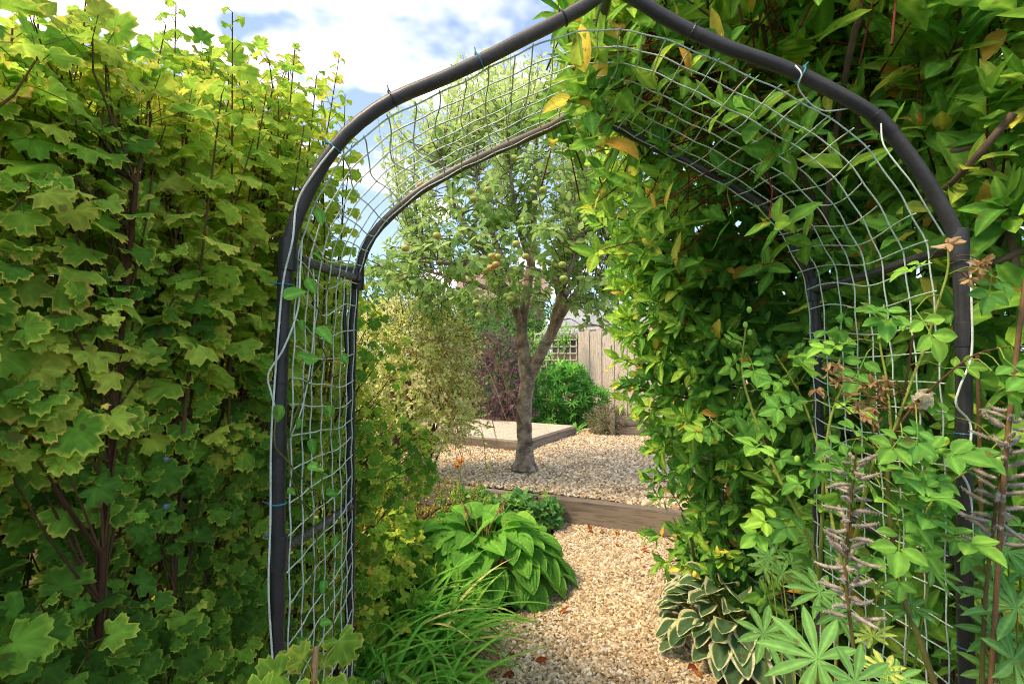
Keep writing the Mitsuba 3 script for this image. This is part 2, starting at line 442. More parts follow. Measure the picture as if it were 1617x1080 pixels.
def clusters(rng, p, o, k, tilt, L, stag, droop=0.0, upmix=0.3):
    """k leaves round each twig end p that points along o: bases, axes, normals, lengths, cluster number."""
    n = len(p)
    o = unit(o)
    ref = np.where(np.abs(o[:, 2:]) < 0.9, [0, 0, 1.0], [1.0, 0, 0])
    a = unit(np.cross(o, ref)); b = np.cross(o, a)
    i = np.tile(np.arange(k), n)
    ci = np.repeat(np.arange(n), k)
    az = i * 2.4 + rng.uniform(0, 6.28, n)[ci] + rng.normal(0, .25, n * k)
    ti = tilt[0] + (tilt[1] - tilt[0]) * (i / max(k - 1, 1)) + rng.normal(0, .18, n * k)
    rad = np.cos(az)[:, None] * a[ci] + np.sin(az)[:, None] * b[ci]
    ax = o[ci] * np.cos(ti)[:, None] + rad * np.sin(ti)[:, None]
    ax[:, 2] -= droop * rng.uniform(.4, 1.3, n * k)
    nr = o[ci] * np.sin(ti)[:, None] - rad * np.cos(ti)[:, None] + upmix * UP + rng.normal(0, .12, (n * k, 3))
    ba = p[ci] - o[ci] * (stag * i)[:, None]
    le = rng.uniform(L[0], L[1], n * k) * (0.55 + 0.45 * np.minimum(1, (i + 1) / (k * .5)))
    return ba, unit(ax), nr, le, ci


def lobe_points(rng, lobes, n, depth=0.3, toward=0.7, zmin=0.03):
    """Places in the outer shell of a crown made of ellipsoids, more of them on the side that is looked at."""
    lob = np.array(lobes, float)
    w = (lob[:, 3] * lob[:, 4] + lob[:, 4] * lob[:, 5] + lob[:, 3] * lob[:, 5])
    P, O = [], []
    while sum(map(len, P)) < n:
        k = rng.choice(len(lob), 2 * n, p=w / w.sum())
        d = unit(rng.normal(size=(2 * n, 3)))
        r = 1 - np.minimum(rng.exponential(depth, 2 * n), 0.85) + rng.normal(0, .05, 2 * n)
        p = lob[k, :3] + d * lob[k, 3:] * r[:, None]
        o = unit(d / lob[k, 3:])
        ins = np.min(np.linalg.norm((p[:, None] - lob[None, :, :3]) / lob[None, :, 3:], axis=2), axis=1)
        view = unit(np.array([0, 0, EYE]) - p)
        keep = (ins > 0.55 * r) & (p[:, 2] > zmin) & ((np.sum(o * view, 1) > -0.25) | (rng.random(2 * n) > toward)) & (ins >= r - 0.25)
        P.append(p[keep]); O.append(o[keep])
    return np.vstack(P)[:n], np.vstack(O)[:n]


def twigs(mb, rng, tips, o, back, r, pal_, a=.2, sag=.3, sides=3):
    for p, q, l in zip(tips, unit(o), back):
        m = p - q * l * .5 - UP * l * .12
        e = p - q * l * (1 - sag) - UP * l * sag
        v, f = tube(np.array([p, m, e]), [r * .6, r * .8, r], sides, False)
        mb.add(v, f, uvof(pal_, a + rng.uniform(-.1, .1), rng.uniform(.7, 1.2)))

# ------------------------------------------------------------------ the setting: soil, terrace, gravel
def sheet(key, poly, z, bsdf, label, wall=0.0):
    import trimesh, shapely.geometry as sg
    g = sg.Polygon(poly)
    m = trimesh.creation.extrude_polygon(g, max(wall, 0.001), engine='earcut')
    v, f = np.array(m.vertices), np.array(m.faces)
    v[:, 2] += z - max(wall, 0.001)
    scene[key] = mikit.ply((v, f), bsdf, smooth=False)
    labels[key] = {'label': label, 'kind': 'structure', 'category': 'ground'}


def polyz(poly, z): return np.array([(x, y, z) for x, y in poly])


R_ = 1500.0
sheet('ground', [(-R_, -R_), (R_, -R_), (R_, R_), (-R_, R_)], 0.0, 'soil', 'dark bare soil of the planted beds')
sheet('terrace', [(-9, 9.2), (-1.25, 5.46), (1.62, 4.165), (9, 4.1), (9, 60), (-9, 60)], 0.19, 'soil', 'raised soil terrace behind the timber edging', 0.22)
PATH = [(-.36, 2.0), (-.30, 2.5), (-.20, 2.75), (.22, 3.25), (.38, 3.7), (.36, 4.76), (1.60, 4.18), (1.62, 3.6), (1.35, 3.15), (.98, 2.75), (.93, 2.4), (.95, 2.0), (.9, 1.2), (-.3, 1.2)]
TERR = [(-1.05, 5.55), (1.55, 4.36), (2.3, 5.4), (2.35, 7.6), (2.0, 9.6), (1.55, 9.6), (.95, 8.75), (.16, 7.1), (-1.3, 7.95), (-1.5, 6.6)]
sheet('gravel_path', PATH, 0.012, 'gravel_bed', 'packed stone bed of the lower path')
sheet('gravel_yard', TERR, 0.205, 'gravel_bed', 'packed stone bed of the raised gravel area')


def gravel(key, poly, z, pitch, seed, label, faces20, near=None, size=(.42, .95)):
    import trimesh, shapely, shapely.geometry as sg
    rng = np.random.default_rng(seed)
    g = sg.Polygon(poly)
    x0, y0, x1, y1 = g.bounds
    xs, ys = np.meshgrid(np.arange(x0, x1, pitch), np.arange(y0, y1, pitch))
    p = np.stack([xs.ravel(), ys.ravel()], 1) + rng.uniform(-.5, .5, (xs.size, 2)) * pitch
    p = p[shapely.contains_xy(g.buffer(pitch * .8), p[:, 0], p[:, 1])]
    if near is not None:
        p = p[near(p)]
    n = len(p)
    if faces20:
        m = trimesh.creation.icosphere(0, 1.0)
    else:
        m = trimesh.creation.icosahedron() if False else trimesh.Trimesh([[1, 0, -.3], [-.2, 1, -.2], [-1, -.1, -.3], [.1, -1, -.2], [.2, .15, 1]], [[0, 1, 4], [1, 2, 4], [2, 3, 4], [3, 0, 4]], process=False)
    bv, bf = np.array(m.vertices), np.array(m.faces)
    v = bv[None] * (1 + rng.normal(0, .16, (n, len(bv), 1)))
    s = pitch * rng.uniform(*size, (n, 1, 1)) * np.stack([rng.uniform(.85, 1.35, n), rng.uniform(.65, 1.0, n), rng.uniform(.45, .75, n)], -1)[:, None]
    v = v * s
    # tipped and turned
    tx, ty, tz = rng.normal(0, .35, n), rng.normal(0, .35, n), rng.uniform(0, 6.28, n)
    c, q = np.cos(tz)[:, None], np.sin(tz)[:, None]
    v[..., 2] = v[..., 2] + v[..., 0] * tx[:, None] + v[..., 1] * ty[:, None]
    x = v[..., 0] * c - v[..., 1] * q; y = v[..., 0] * q + v[..., 1] * c
    hz = z + rng.uniform(0, pitch * .45, n) + .02 * (meshkit.fbm(np.c_[p * 2.2, 0 * p[:, :1]], 2, seed) - .5)
    w = np.stack([x + p[:, :1], y + p[:, 1:], v[..., 2] + hz[:, None]], -1)
    a = np.clip(rng.beta(2.2, 1.7, n), 0, 1)
    uv = uvof('stone', np.repeat(a, len(bv)), np.repeat(rng.uniform(.6, 1.15, n), len(bv)))
    f = (bf[None] + (np.arange(n) * len(bv))[:, None, None]).reshape(-1, 3)
    put(key, w.reshape(-1, 3), f, uv, 'matte', False, label=label, category='gravel', kind='stuff')


gravel('gravel', PATH, 0.016, 0.0138, 5, 'loose golden flint gravel on the lower path', True, size=(.45, 1.0), near=lambda p: p[:, 1] > 2.15)
gravel('gravel_001', TERR, 0.209, 0.026, 6, 'golden flint gravel on the raised area round the tree', True, size=(.42, .85))

# timber edging
d = np.array([1.5, 4.24]) - np.array([.26, 4.815])
rot = math.atan2(d[1], d[0])


def sleeper(label, x0, y0, x1, y1, h, th):
    k = thing('sleeper', label, 'timber sleeper', None)
    L = math.hypot(x1 - x0, y1 - y0)
    v, f, uv = box((x0 + x1) / 2, (y0 + y1) / 2, h / 2, L, th, h, math.atan2(y1 - y0, x1 - x0), .008)
    import trimesh
    v = v + .004 * (meshkit.noise(v * 9, 3)[:, None] - .5)
    put(k, v, f, uv, 'sleeper_wood', False)


sleeper('weathered timber sleeper holding back the gravel at the path step', .26, 4.815, 1.56, 4.215, .225, .115)
sleeper('dark timber sleeper half hidden by plants left of the path step', -1.3, 5.53, .245, 4.825, .215, .11)

# ------------------------------------------------------------------ deck
deck = thing('deck', 'low square timber deck behind the apple tree', 'deck')
N_, R2 = np.array([.16, 7.08]), np.array([1.05, 8.68])
e1 = unit(R2 - N_); e2 = np.array([-e1[1], e1[0]])
ang = math.atan2(e2[1], e2[0])
LEN, WID, ZT = 2.7, float(np.linalg.norm(R2 - N_)), .36
nb = 13
for k in range(nb):
    c = N_ + e1 * (WID * (k + .5) / nb) + e2 * LEN / 2
    v, f, uv = box(c[0], c[1], ZT - .014, LEN, WID / nb - .013, .028, ang, .003)
    put(num(deck + '__board'), v, f, uv, 'deck_wood', False)
for a_, b_, off in ((N_, N_ + e2 * LEN, -1), (N_, R2, 1)):
    m = (a_ + b_) / 2
    q = unit(b_ - a_)
    nrm = np.array([q[1], -q[0]]) * off
    m = m + nrm * .018
    v, f, uv = box(m[0], m[1], .272, np.linalg.norm(b_ - a_) + .03, .03, .135, math.atan2(q[1], q[0]), .003)
    put(num(deck + '__fascia'), v, f, uv, 'sleeper_wood', False)

# ------------------------------------------------------------------ fence, trellis, shed, house, planter
FA, FB = np.array([1.46, 11.2]), np.array([4.2, 9.05])
fq = unit(FB - FA); fang = math.atan2(fq[1], fq[0])
fence = thing('board_fence', 'pale weathered fence of upright boards behind the gravel', 'fence')
rng = np.random.default_rng(11)
FL = float(np.linalg.norm(FB - FA)); nb = 24
for k in range(nb):
    c = FA + fq * (FL * (k + .5) / nb)
    fn = np.array([fq[1], -fq[0]])
    w = FL / nb
    c0 = c + fn * (.022 if k % 2 else 0.0)
    v, f, uv = box(c0[0], c0[1], 1.15, (w + .02) if k % 2 == 0 else w * .82, .016, 1.9 + rng.uniform(-.01, .01), fang + rng.normal(0, .012), .003, longest=2)
    put(num(fence + '__board'), v, f, uv, 'fence_wood', False)
for zz in (.45, 1.2, 1.9):
    c = (FA + FB) / 2 - fn * .03
    v, f, uv = box(c[0], c[1], zz, FL, .035, .07, fang, .004)
    put(num(fence + '__rail'), v, f, uv, 'fence_wood', False)
c = (FA + FB) / 2
v, f, uv = box(c[0], c[1], 2.115, FL, .06, .03, fang, .004)
put(num(fence + '__capping'), v, f, uv, 'fence_wood', False)

tre = thing('trellis_panel', 'square wooden trellis joining the left end of the board fence', 'trellis')
TA = FA - fq * 1.15 + np.array([-.02, .02])
for k in range(8):
    c = TA + fq * (1.12 * k / 7)
    v, f, uv = box(c[0], c[1], 1.15, .028, .014, 1.9, fang, .002, longest=2)
    put(num(tre + '__slat'), v, f, uv, 'fence_wood', False)
for k in range(13):
    c = TA + fq * .56 + np.array([fq[1], -fq[0]]) * .016
    v, f, uv = box(c[0], c[1], .25 + .15 * k, 1.16, .014, .028, fang, .002)
    put(num(tre + '__slat'), v, f, uv, 'fence_wood', False)

shed = thing('shed', 'wooden shed with grey felt roof behind the board fence', 'shed')
c = np.array([3.1, 12.9])
v, f, uv = box(c[0], c[1], 1.15, 3.6, 2.2, 2.3, fang, .01)
put(shed + '__wall', v, f, uv, 'sleeper_wood', False)
cs, sn = math.cos(fang), math.sin(fang)
pr = [(-1.35, 2.12), (0, 2.82), (1.35, 2.12), (1.35, 2.05), (0, 2.75), (-1.35, 2.05)]
V = [(c[0] + cs * x - sn * y, c[1] + sn * x + cs * y, z) for x in (-2.0, 2.0) for y, z in pr]
Fc = [[k, (k + 1) % 6, (k + 1) % 6 + 6, k + 6] for k in range(6)] + [[0, 1, 4, 5], [1, 2, 3, 4], [6, 7, 10, 11], [7, 8, 9, 10]]
Fc = np.array(Fc)
scene[shed + '__roof'] = mikit.ply((np.array(V, float), np.vstack([Fc[:, [0, 1, 2]], Fc[:, [0, 2, 3]]])), 'felt', smooth=False)
v, f, uv = box(c[0] + sn * 1.33, c[1] - cs * 1.33, 2.03, 4.0, .03, .12, fang, .003)
put(shed + '__fascia', v, f, uv, 'sleeper_wood', False)

house = thing('house', 'distant house with a pinkish tiled roof seen through the apple leaves', 'house')


def brickish(p, n, uv):
    r = mikit.cell_rand(dr.floor(p.x * 4.4 + 0.5 * dr.floor(p.z * 13)), dr.floor(p.z * 13), 2.0)
    return mikit.mix((.30, .15, .10), (.40, .22, .15), r)


def tilish(p, n, uv):
    r = mikit.cell_rand(dr.floor(p.x * 5), dr.floor(p.z * 6), 1.0)
    return mikit.mix((.26, .18, .155), (.34, .25, .22), r)


scene['brickwork'] = {'type': 'diffuse', 'reflectance': mikit.proc(brickish)}
scene['roof_tiles'] = {'type': 'twosided', 'bsdf': {'type': 'diffuse', 'reflectance': mikit.proc(tilish)}}
import trimesh
m = trimesh.creation.box((5.0, 6, 5.0)); m.apply_translation((-.6, 33, 2.5))
scene[house + '__wall'] = mikit.ply(m, 'brickwork', smooth=False)
V = np.array([(x, y, z) for x in (-3.4, 2.2) for y, z in ((29.6, 4.9), (33, 7.2), (36.4, 4.9), (36.4, 4.75), (33, 7.0), (29.6, 4.75))], float)
scene[house + '__roof'] = mikit.ply((V, np.vstack([Fc[:, [0, 1, 2]], Fc[:, [0, 2, 3]]])), 'roof_tiles', smooth=False)

pl = thing('planter', 'dark timber raised planter beside the grey lavender mound', 'planter')
p0 = G(967, 690, .2)
for k in range(2):
    v, f, uv = box(p0[0] + .75, p0[1] + .03, .2 + .085 + .165 * k, 1.5, .04, .155, -.12, .004)
    put(num(pl + '__plank'), v, f, uv, 'sleeper_wood', False)
v, f, uv = box(p0[0] + .02, p0[1] - .02 + .09, .2 + .19, .07, .07, .38, -.12, .004, longest=2)
put(pl + '__post', v, f, uv, 'sleeper_wood', False)

# ------------------------------------------------------------------ the garden arch with its netting
arch = thing('garden_arch', 'black tubular garden arch spanning the path, wrapped in plastic netting', 'garden arch')
FY, RY = 1.05, 1.53
FH = [(437, 1040), (439, 870), (440, 700), (446, 520), (452, 420), (459, 375), (470, 340), (490, 297), (518, 247), (560, 200), (620, 158), (700, 124), (760, 96), (830, 60), (880, 35), (930, 6), (962, -22)]
FR = [(962, -22), (1003, -2), (1040, 22), (1085, 47), (1150, 76), (1250, 112), (1350, 163), (1385, 187), (1422, 228), (1460, 281), (1490, 332), (1508, 368), (1516, 410), (1521, 520), (1523, 690), (1524, 870), (1526, 1040)]
RH = [(553, 900), (553, 700), (556, 540), (561, 450), (573, 405), (590, 370), (620, 338), (660, 304), (720, 269), (780, 240), (840, 214), (885, 192), (910, 165), (924, 138)]
RR = [(924, 138), (938, 165), (960, 192), (1000, 215), (1050, 240), (1100, 265), (1180, 310), (1230, 350), (1262, 400), (1283, 450), (1290, 560), (1293, 700), (1294, 900)]


def hoop(pts, y, start=False, end=False):
    p = W([q[0] for q in pts], [q[1] for q in pts], y)
    if start: p = np.vstack([[p[0, 0] - .004, y, -.1], p])
    if end: p = np.vstack([p, [p[-1, 0] + .004, y, -.1]])
    return p


fl, fr = spline(hoop(FH, FY, True), 70), spline(hoop(FR, FY, False, True), 70)
rl, rr = spline(hoop(RH, RY, True), 70), spline(hoop(RR, RY, False, True), 70)
rng = np.random.default_rng(21)


def tubeuv(v, base, rust=0.0):
    n1 = meshkit.fbm(v * 14, 3, 2)
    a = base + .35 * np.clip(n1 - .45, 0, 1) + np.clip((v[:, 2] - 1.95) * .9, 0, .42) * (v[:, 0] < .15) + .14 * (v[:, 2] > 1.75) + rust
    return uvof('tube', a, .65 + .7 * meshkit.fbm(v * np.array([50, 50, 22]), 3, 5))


for p, r, rust in ((fl, .0142, 0), (fr, .0142, 0), (rl, .0136, 0), (rr, .0136, 0)):
    v, f = tube(p, r, 14)
    ru = np.clip((v[:, 2] - 1.75) * 1.2, 0, .4) if p is rl else 0.0
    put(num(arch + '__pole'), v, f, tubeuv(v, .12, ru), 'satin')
apex_f, apex_r = fl[-1], rl[-1]
v, f = tube(np.array([apex_f, apex_r]), .0125, 12)
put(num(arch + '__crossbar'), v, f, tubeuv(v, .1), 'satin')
for a_, b_ in (((455, 402, FY), (566, 440, RY)), ((1513, 388, FY), (1285, 458, RY)), ((439, 872, FY), (553, 798, RY)), ((1525, 885, FY), (1293, 800, RY))):
    a_, b_ = W(*a_), W(*b_)
    v, f = tube(np.array([a_, (a_ + b_) / 2 - UP * .004, b_]), .0112, 12)
    put(num(arch + '__crossbar'), v, f, tubeuv(v, .15), 'satin')
    for q, r_ in ((a_, .0185), (b_, .0175)):
        v, f = tube(q + UP * np.array([[-.034], [-.033], [.033], [.034]]), np.array([.86, 1, 1, .86]) * r_, 14)
        mb = MB().add(v, f, tubeuv(v, .05))
        dd = unit(b_ - a_) * (1 if q is a_ else -1)
        v, f = tube(np.array([q, q + dd * .045, q + dd * .047]), [.0145, .0145, .012], 12)
        mb.add(v, f, tubeuv(v, .05))
        mb.put(num(arch + '__joint'), 'satin', 40 if False else True)
for px, py in ((1385, 187), (1523, 520), (440, 700), (1523, 690)):
    q = W(px, py, FY)
    line = fl if px < 900 else fr
    k = int(np.argmin(np.linalg.norm(line - q, axis=1)))
    t_ = unit(line[min(k + 1, 69)] - line[k - 1])
    v, f = tube(line[k] + t_ * np.array([[-.026], [-.025], [.025], [.026]]), [.0146, .0158, .0158, .0146], 14)
    put(num(arch + '__sleeve'), v, f, tubeuv(v, .02), 'satin')
# broad black corner cap and hanging strap at the rear left joint
q = W(548, 437, RY)
mb = MB()
v, f, _ = box(q[0] - .005, q[1] - .02, q[2] + .012, .085, .05, .03, .5, .006)
mb.add(v, f, uvof('tube', .03))
mb.put(arch + '__corner_cap', 'satin', False)
v, f = tube(W([544, 544, 547, 549], [455, 510, 540, 570], RY - .015), .006, 8)
put(arch + '__strap', v, f, uvof('tube', np.full(len(v), .02)), 'satin')


def resample(p, n):
    d = np.r_[0, np.cumsum(np.linalg.norm(np.diff(p, axis=0), axis=1))]
    s = np.linspace(0, d[-1], n)
    return np.stack([np.interp(s, d, p[:, k]) for k in range(3)], -1), d[-1]


NS = 500
front, Lf = resample(np.vstack([fl, fr[1:]]), NS)
rear, Lr = resample(np.vstack([rl, rr[1:]]), NS)
# pair the two hoops by height on each side so that the cross wires run level
axis_x = .19
def toward(p):
    g = unit(np.gradient(p, axis=0)); n = np.stack([g[:, 2], 0 * g[:, 0], -g[:, 0]], -1)
    return n


from scipy.ndimage import gaussian_filter1d
_w = np.exp(-((np.linspace(0, 1, NS) - .5) / .075) ** 2)[:, None]
front = front * (1 - _w) + _w * gaussian_filter1d(front, 15, axis=0, mode='nearest')   # the netting rounds off the peak
rear = rear * (1 - _w) + _w * gaussian_filter1d(rear, 14, axis=0, mode='nearest')
front_in, rear_in = toward(front), toward(rear)
S_ = np.linspace(0, 1, NS)
sag = .018 + .028 * np.exp(-((S_ - .66) / .09) ** 2)
rngn = np.random.default_rng(31)


def net_point(si, t, amp=1.0):
    """si: 0..1 along the hoop, t: 0 front .. 1 rear."""
    si, t = np.broadcast_arrays(np.asarray(si, float), np.asarray(t, float))
    ti = np.interp
    P = lambda A: np.stack([ti(si, S_, A[:, k]) for k in range(3)], -1)  # noqa: E731
    low = np.clip((0.16 - si) / .16, 0, 1) + np.clip((si - .82) / .18, 0, 1)
    si2 = si + .011 * (meshkit.noise(np.stack([si * 22, t * 2.5, 0 * t + 4], -1), 8) - .5) + .03 * np.clip((si - .84) / .16, 0, 1) * (t - .5)
    a = np.stack([ti(si2, S_, front[:, k] + front_in[:, k] * sag) for k in range(3)], -1)
    b = np.stack([ti(si2, S_, rear[:, k] + rear_in[:, k] * (sag * .55)) for k in range(3)], -1)
    p = a * (1 - t[..., None]) + b * t[..., None]
    wob = np.stack([meshkit.noise(np.stack([si * 15, t * 3, 0 * t + q], -1), 3 + q) - .5 for q in range(3)], -1)
    mid = (np.sin(np.pi * np.clip(t, 0, 1)))[..., None]
    return p + wob * .012 * amp * (.4 + mid + .6 * low[..., None])


net = arch + '__netting'
NL, NC = 8, 86
svals = np.linspace(.02, .98, NC) + rngn.normal(0, .0008, NC)
tvals = np.linspace(.03, .97, NL)
for t in tvals:
    s0, s1 = .015, .985
    if .3 < t < .6: s1 = .97
    sg_ = np.linspace(s0, s1, 420)
    p = net_point(sg_, np.full(420, t) + .02 * (meshkit.noise(np.stack([sg_ * 15, 0 * sg_ + t * 9, 0 * sg_], -1), 6) - .5))
    wv = .0016 * np.sin(np.arange(420) * np.pi * NC / 420 + (0 if t * 100 % 2 else np.pi))
    p = p + wv[:, None] * np.stack([np.interp(sg_, S_, front_in[:, k]) for k in range(3)], -1)
    v, f = tube(p, .0018, 5)
    put(num(net + '__wire'), v, f, uvof('wire', np.clip(.2 + 1.1 * (meshkit.fbm(v * 9, 2, 4) - .3), 0, 1), 1.0), 'satin')
for k, s in enumerate(svals):
    if k in (54, 55): t0, t1 = .18, 1.0
    elif k in (33, 39): t0, t1 = .0, .8
    else: t0, t1 = rngn.uniform(.0, .03), rngn.uniform(.97, 1.02)
    t = np.linspace(t0, t1, 26)
    p = net_point(np.full(26, s), t)
    p = p + (.0015 * np.sin(t * np.pi * (NL + 2) + k * np.pi))[:, None] * np.array([np.interp(s, S_, front_in[:, q]) for q in range(3)])
    v, f = tube(p, .0017, 5)
    put(num(net + '__wire'), v, f, uvof('wire', np.clip(.2 + 1.1 * (meshkit.fbm(v * 9, 2, 4) - .3), 0, 1), 1.0), 'satin')


def tie(px, py, y, a):
    q = W(px, py, y)
    line = np.vstack([fl, fr]) if y < 1.3 else np.vstack([rl, rr])
    k = int(np.argmin(np.linalg.norm(line - q, axis=1)))
    c, t_ = line[k], unit(line[min(k + 1, len(line) - 1)] - line[max(k - 1, 0)])
    s_ = unit(np.cross(t_, [0, 1, 0])); b_ = np.cross(t_, s_)
    g = np.linspace(0, 2 * np.pi, 15)
    ring = c + .0156 * (np.cos(g)[:, None] * s_ + np.sin(g)[:, None] * b_)
    v, f = tube(ring, .0018, 5)
    mb = MB().add(v, f, uvof('tie', a))
    v, f = box(*(c + s_ * .018), .006, .007, .006, 0, .001)[:2]
    mb.add(v, f, uvof('tie', a))
    v, f = tube(np.array([c + s_ * .019, c + s_ * .032 + t_ * .004]), [.0016, .001], 4)
    mb.add(v, f, uvof('tie', a))
    mb.put(num(arch + '__cable_tie'), 'satin', False)


for px, py, a in ((760, 97, .2), (878, 36, 1), (620, 158, 1), (528, 238, .3), (440, 463, .1), (443, 600, 1), (440, 783, .4), (1080, 45, 1), (1253, 113, .45), (1522, 685, .05), (1523, 730, 1), (1524, 962, 1), (1525, 995, .05), (520, 245, .3)):
    tie(px, py, FY, a)


def cord(label, pts, y, r=.0021, palette='wire', a=.75):
    k = thing('cord', label, 'cord')
    p = spline(W([q[0] for q in pts], [q[1] for q in pts], [q[2] if len(q) > 2 else y for q in pts]), 90)
    v, f = tube(p, r, 6)
    put(k, v, f, uvof(palette, np.full(len(v), a)), 'satin')


cord('pale plastic cord winding down round the front left pole of the arch', [(528, 232, 1.03), (500, 268, 1.03), (470, 318, 1.03), (462, 380, 1.02), (448, 440, 1.03), (440, 520, 1.03), (434, 600, 1.03), (428, 700, 1.035), (427, 820, 1.035), (424, 930, 1.03), (430, 1040, 1.03), (432, 1110, 1.03)], 1.03, .0022)
cord('pale plastic cord crossing the left side netting from the top corner downward', [(477, 380, 1.08), (474, 430, 1.05), (470, 490, 1.03), (448, 550, 1.02), (424, 590, 1.02), (428, 620, 1.03), (440, 660, 1.04)], 1.03, .002)
cord('thin pale cord hanging inside the left netting from a twig bundle', [(492, 400, 1.2), (497, 470, 1.15), (492, 560, 1.12), (478, 640, 1.1), (455, 700, 1.08), (446, 740, 1.06)], 1.1, .0017)
cord('pale plastic cord running straight down the outside of the front right pole', [(1531, 402, 1.04), (1534, 470, 1.035), (1534, 560, 1.03), (1516, 610, 1.02), (1510, 640, 1.02), (1532, 668, 1.03), (1530, 710, 1.02), (1512, 735, 1.02), (1532, 780, 1.035), (1536, 900, 1.04), (1534, 1000, 1.04), (1536, 1110, 1.04)], 1.03, .0022)
cord('grey wire tying the netting under the right arc of the hoop', [(1256, 104, 1.03), (1266, 118, 1.02), (1262, 142, 1.04), (1300, 175, 1.06), (1382, 170, 1.05), (1396, 230, 1.03), (1440, 290, 1.02), (1470, 340, 1.03), (1490, 372, 1.04)], 1.03, .0016)

# ------------------------------------------------------------------ flowering currant on the left
def currant(key, label, P, O, rng, stems, yellow, L=(.05, .085), k=6, tpl=T_CUR, most=300, bright=1.0):
    """Rosettes of lobed leaves at the places P that look towards O."""
    h = key
    ba, ax, nr, le, ci = clusters(rng, P, O, k, (.35, 1.35), L, .012, .25, .55)
    pet = rng.uniform(.5, 1.0, len(ba)) * le * .75
    le = le * .66 * rng.choice([.5, .7, .85, 1.0], len(le), p=[.2, .28, .32, .2])
    lb = ba + ax * pet[:, None]
    ax2 = unit(ax + np.stack([0 * pet, 0 * pet, -rng.uniform(.15, .7, len(pet))], -1))
    nr2 = unit(nr) * .55 + .55 * UP + rng.normal(0, .36, nr.shape) + np.array([.22, -.34, 0])
    hgt = np.clip((lb[:, 2] - 1.25) / .9, 0, 1)
    yl = np.clip(yellow(lb) + rng.normal(0, .12, len(lb)), 0, 1)
    cr = (rng.normal(0, .10, len(P)) + np.where((rng.random(len(P)) < .16) & (P[:, 2] > 1.3), .30, 0))[ci]
    bright = bright * np.exp(rng.normal(0, .16, len(P)))[ci]
    a = np.clip(.07 + .18 * yl + .34 * hgt * rng.random(len(lb)) + cr + rng.normal(0, .05, len(lb)), .0, .48)
    edge = np.where(rng.random(len(lb)) < .82, .22 + .40 * yl + rng.uniform(0, .40, len(lb)), .06)
    edge = np.minimum(edge, np.where(rng.random(len(lb)) < .10, .95, .66) - a)
    leaves(h, tpl, lb, ax2, nr2, le, rng.uniform(.9, 1.1, len(lb)), 'currant', a, edge, .05, bright * rng.uniform(.82, 1.15, len(lb)), rng.uniform(-.3, 1.2, len(lb)), rng.uniform(-.15, .4, len(lb)), .09, 'leaf_soft', most, rng=rng)
    mb = MB()
    for b, e in zip(ba, lb):
        v, f = tube(np.array([b, e]), .0009, 3, False)
        mb.add(v, f, uvof('stem', .55))
    mb.put(num(h + '__petioles'), 'matte', kind='stuff')
    mb = MB()
    for p, o in zip(P, unit(O)):
        s = stems[int(np.argmin(np.sum((stems[:, -1, :2] - p[:2]) ** 2, 1) + rng.random(len(stems)) * .03))]
        j = int(np.argmin(np.abs(s[:, 2] - (p[2] - rng.uniform(.04, .42)))))
        q = s[j]
        v, f = tube(spline([q, (q + p) / 2 - UP * .02, p - o * .03, p], 5), np.linspace(.0028, .0014, 5), 4, False)
        mb.add(v, f, uvof('stem', .2 + rng.uniform(-.1, .15), rng.uniform(.6, 1.1)))
    mb.put(num(h + '__twigs'), 'matte', kind='stuff')


def upright_stems(h, rng, xy, tops, r=(.009, .004), palette='stem', a=.12, lean=.06, name='stem'):
    out = []
    for (x, y), zt in zip(xy, tops):
        l = rng.normal(0, lean, 2)
        p = spline([(x, y, -.02), (x + l[0] * .4, y + l[1] * .4, zt * .35), (x + l[0] * .7 + rng.normal(0, .015), y + l[1] * .7, zt * .7), (x + l[0], y + l[1], zt)], 24)
        v, f = tube(p, np.linspace(r[0], r[1], 24), 7)
        put(num(h + '__' + name), v, f, uvof(palette, np.clip(a + .25 * (meshkit.fbm(v * 20, 2, 1) - .5), 0, 1), .9), 'matte')
        out.append(p)
    return np.array(out)


rng = np.random.default_rng(41)
cb = thing('currant_bush', 'tall bush of lobed yellow-edged leaves filling the left side before the arch', 'bush')
n = 2100
y = rng.uniform(.38, 1.75, n); z = 2.02 * rng.random(n) ** .92 + .02
z = z / 2.04 * (1.5 + .43 * y)
dep = np.minimum(rng.exponential(.13, n), .62)
bul = .16 * (meshkit.fbm(np.stack([y * 3.2, z * 3.2, 0 * y], -1), 3, 12) - .5)
x = -.63 + bul - dep - .10 * np.clip(z - 1.4, 0, 1) - .10 * np.clip(.9 - y, 0, 1) + .04 * np.clip(y - 1.1, 0, .5)
P = np.stack([x, y, z], -1)
_k = meshkit.fbm(P * np.array([5, 5, 6.5]), 2, 44) > .405
P, x, y, z = P[_k], x[_k], y[_k], z[_k]
n = len(P)
top = z > 1.8
O = np.stack([np.where(top, .35, .8) + 0 * x, -.5 + 0 * x, np.where(top, 1.1, .45) + 0 * x], -1) + rng.normal(0, .28, (n, 3))
nst = 54
xy = np.stack([rng.uniform(-1.3, -.72, nst), rng.uniform(.5, 1.75, nst)], -1)
stems = upright_stems(cb, rng, xy, np.array([1.45 + .4 * q[1] for q in xy]), (.0075, .004), a=.10)
yl = lambda p: .0 + .95 * np.clip((p[:, 2] - 1.2) / .6, 0, 1) + 1.7 * (meshkit.fbm(p * 2.9, 2, 7) - .5) + .35 * np.clip(.95 - p[:, 1], 0, 1) * (p[:, 2] > 1.3)  # noqa: E731
currant(cb, '', P, O, rng, stems, yl)
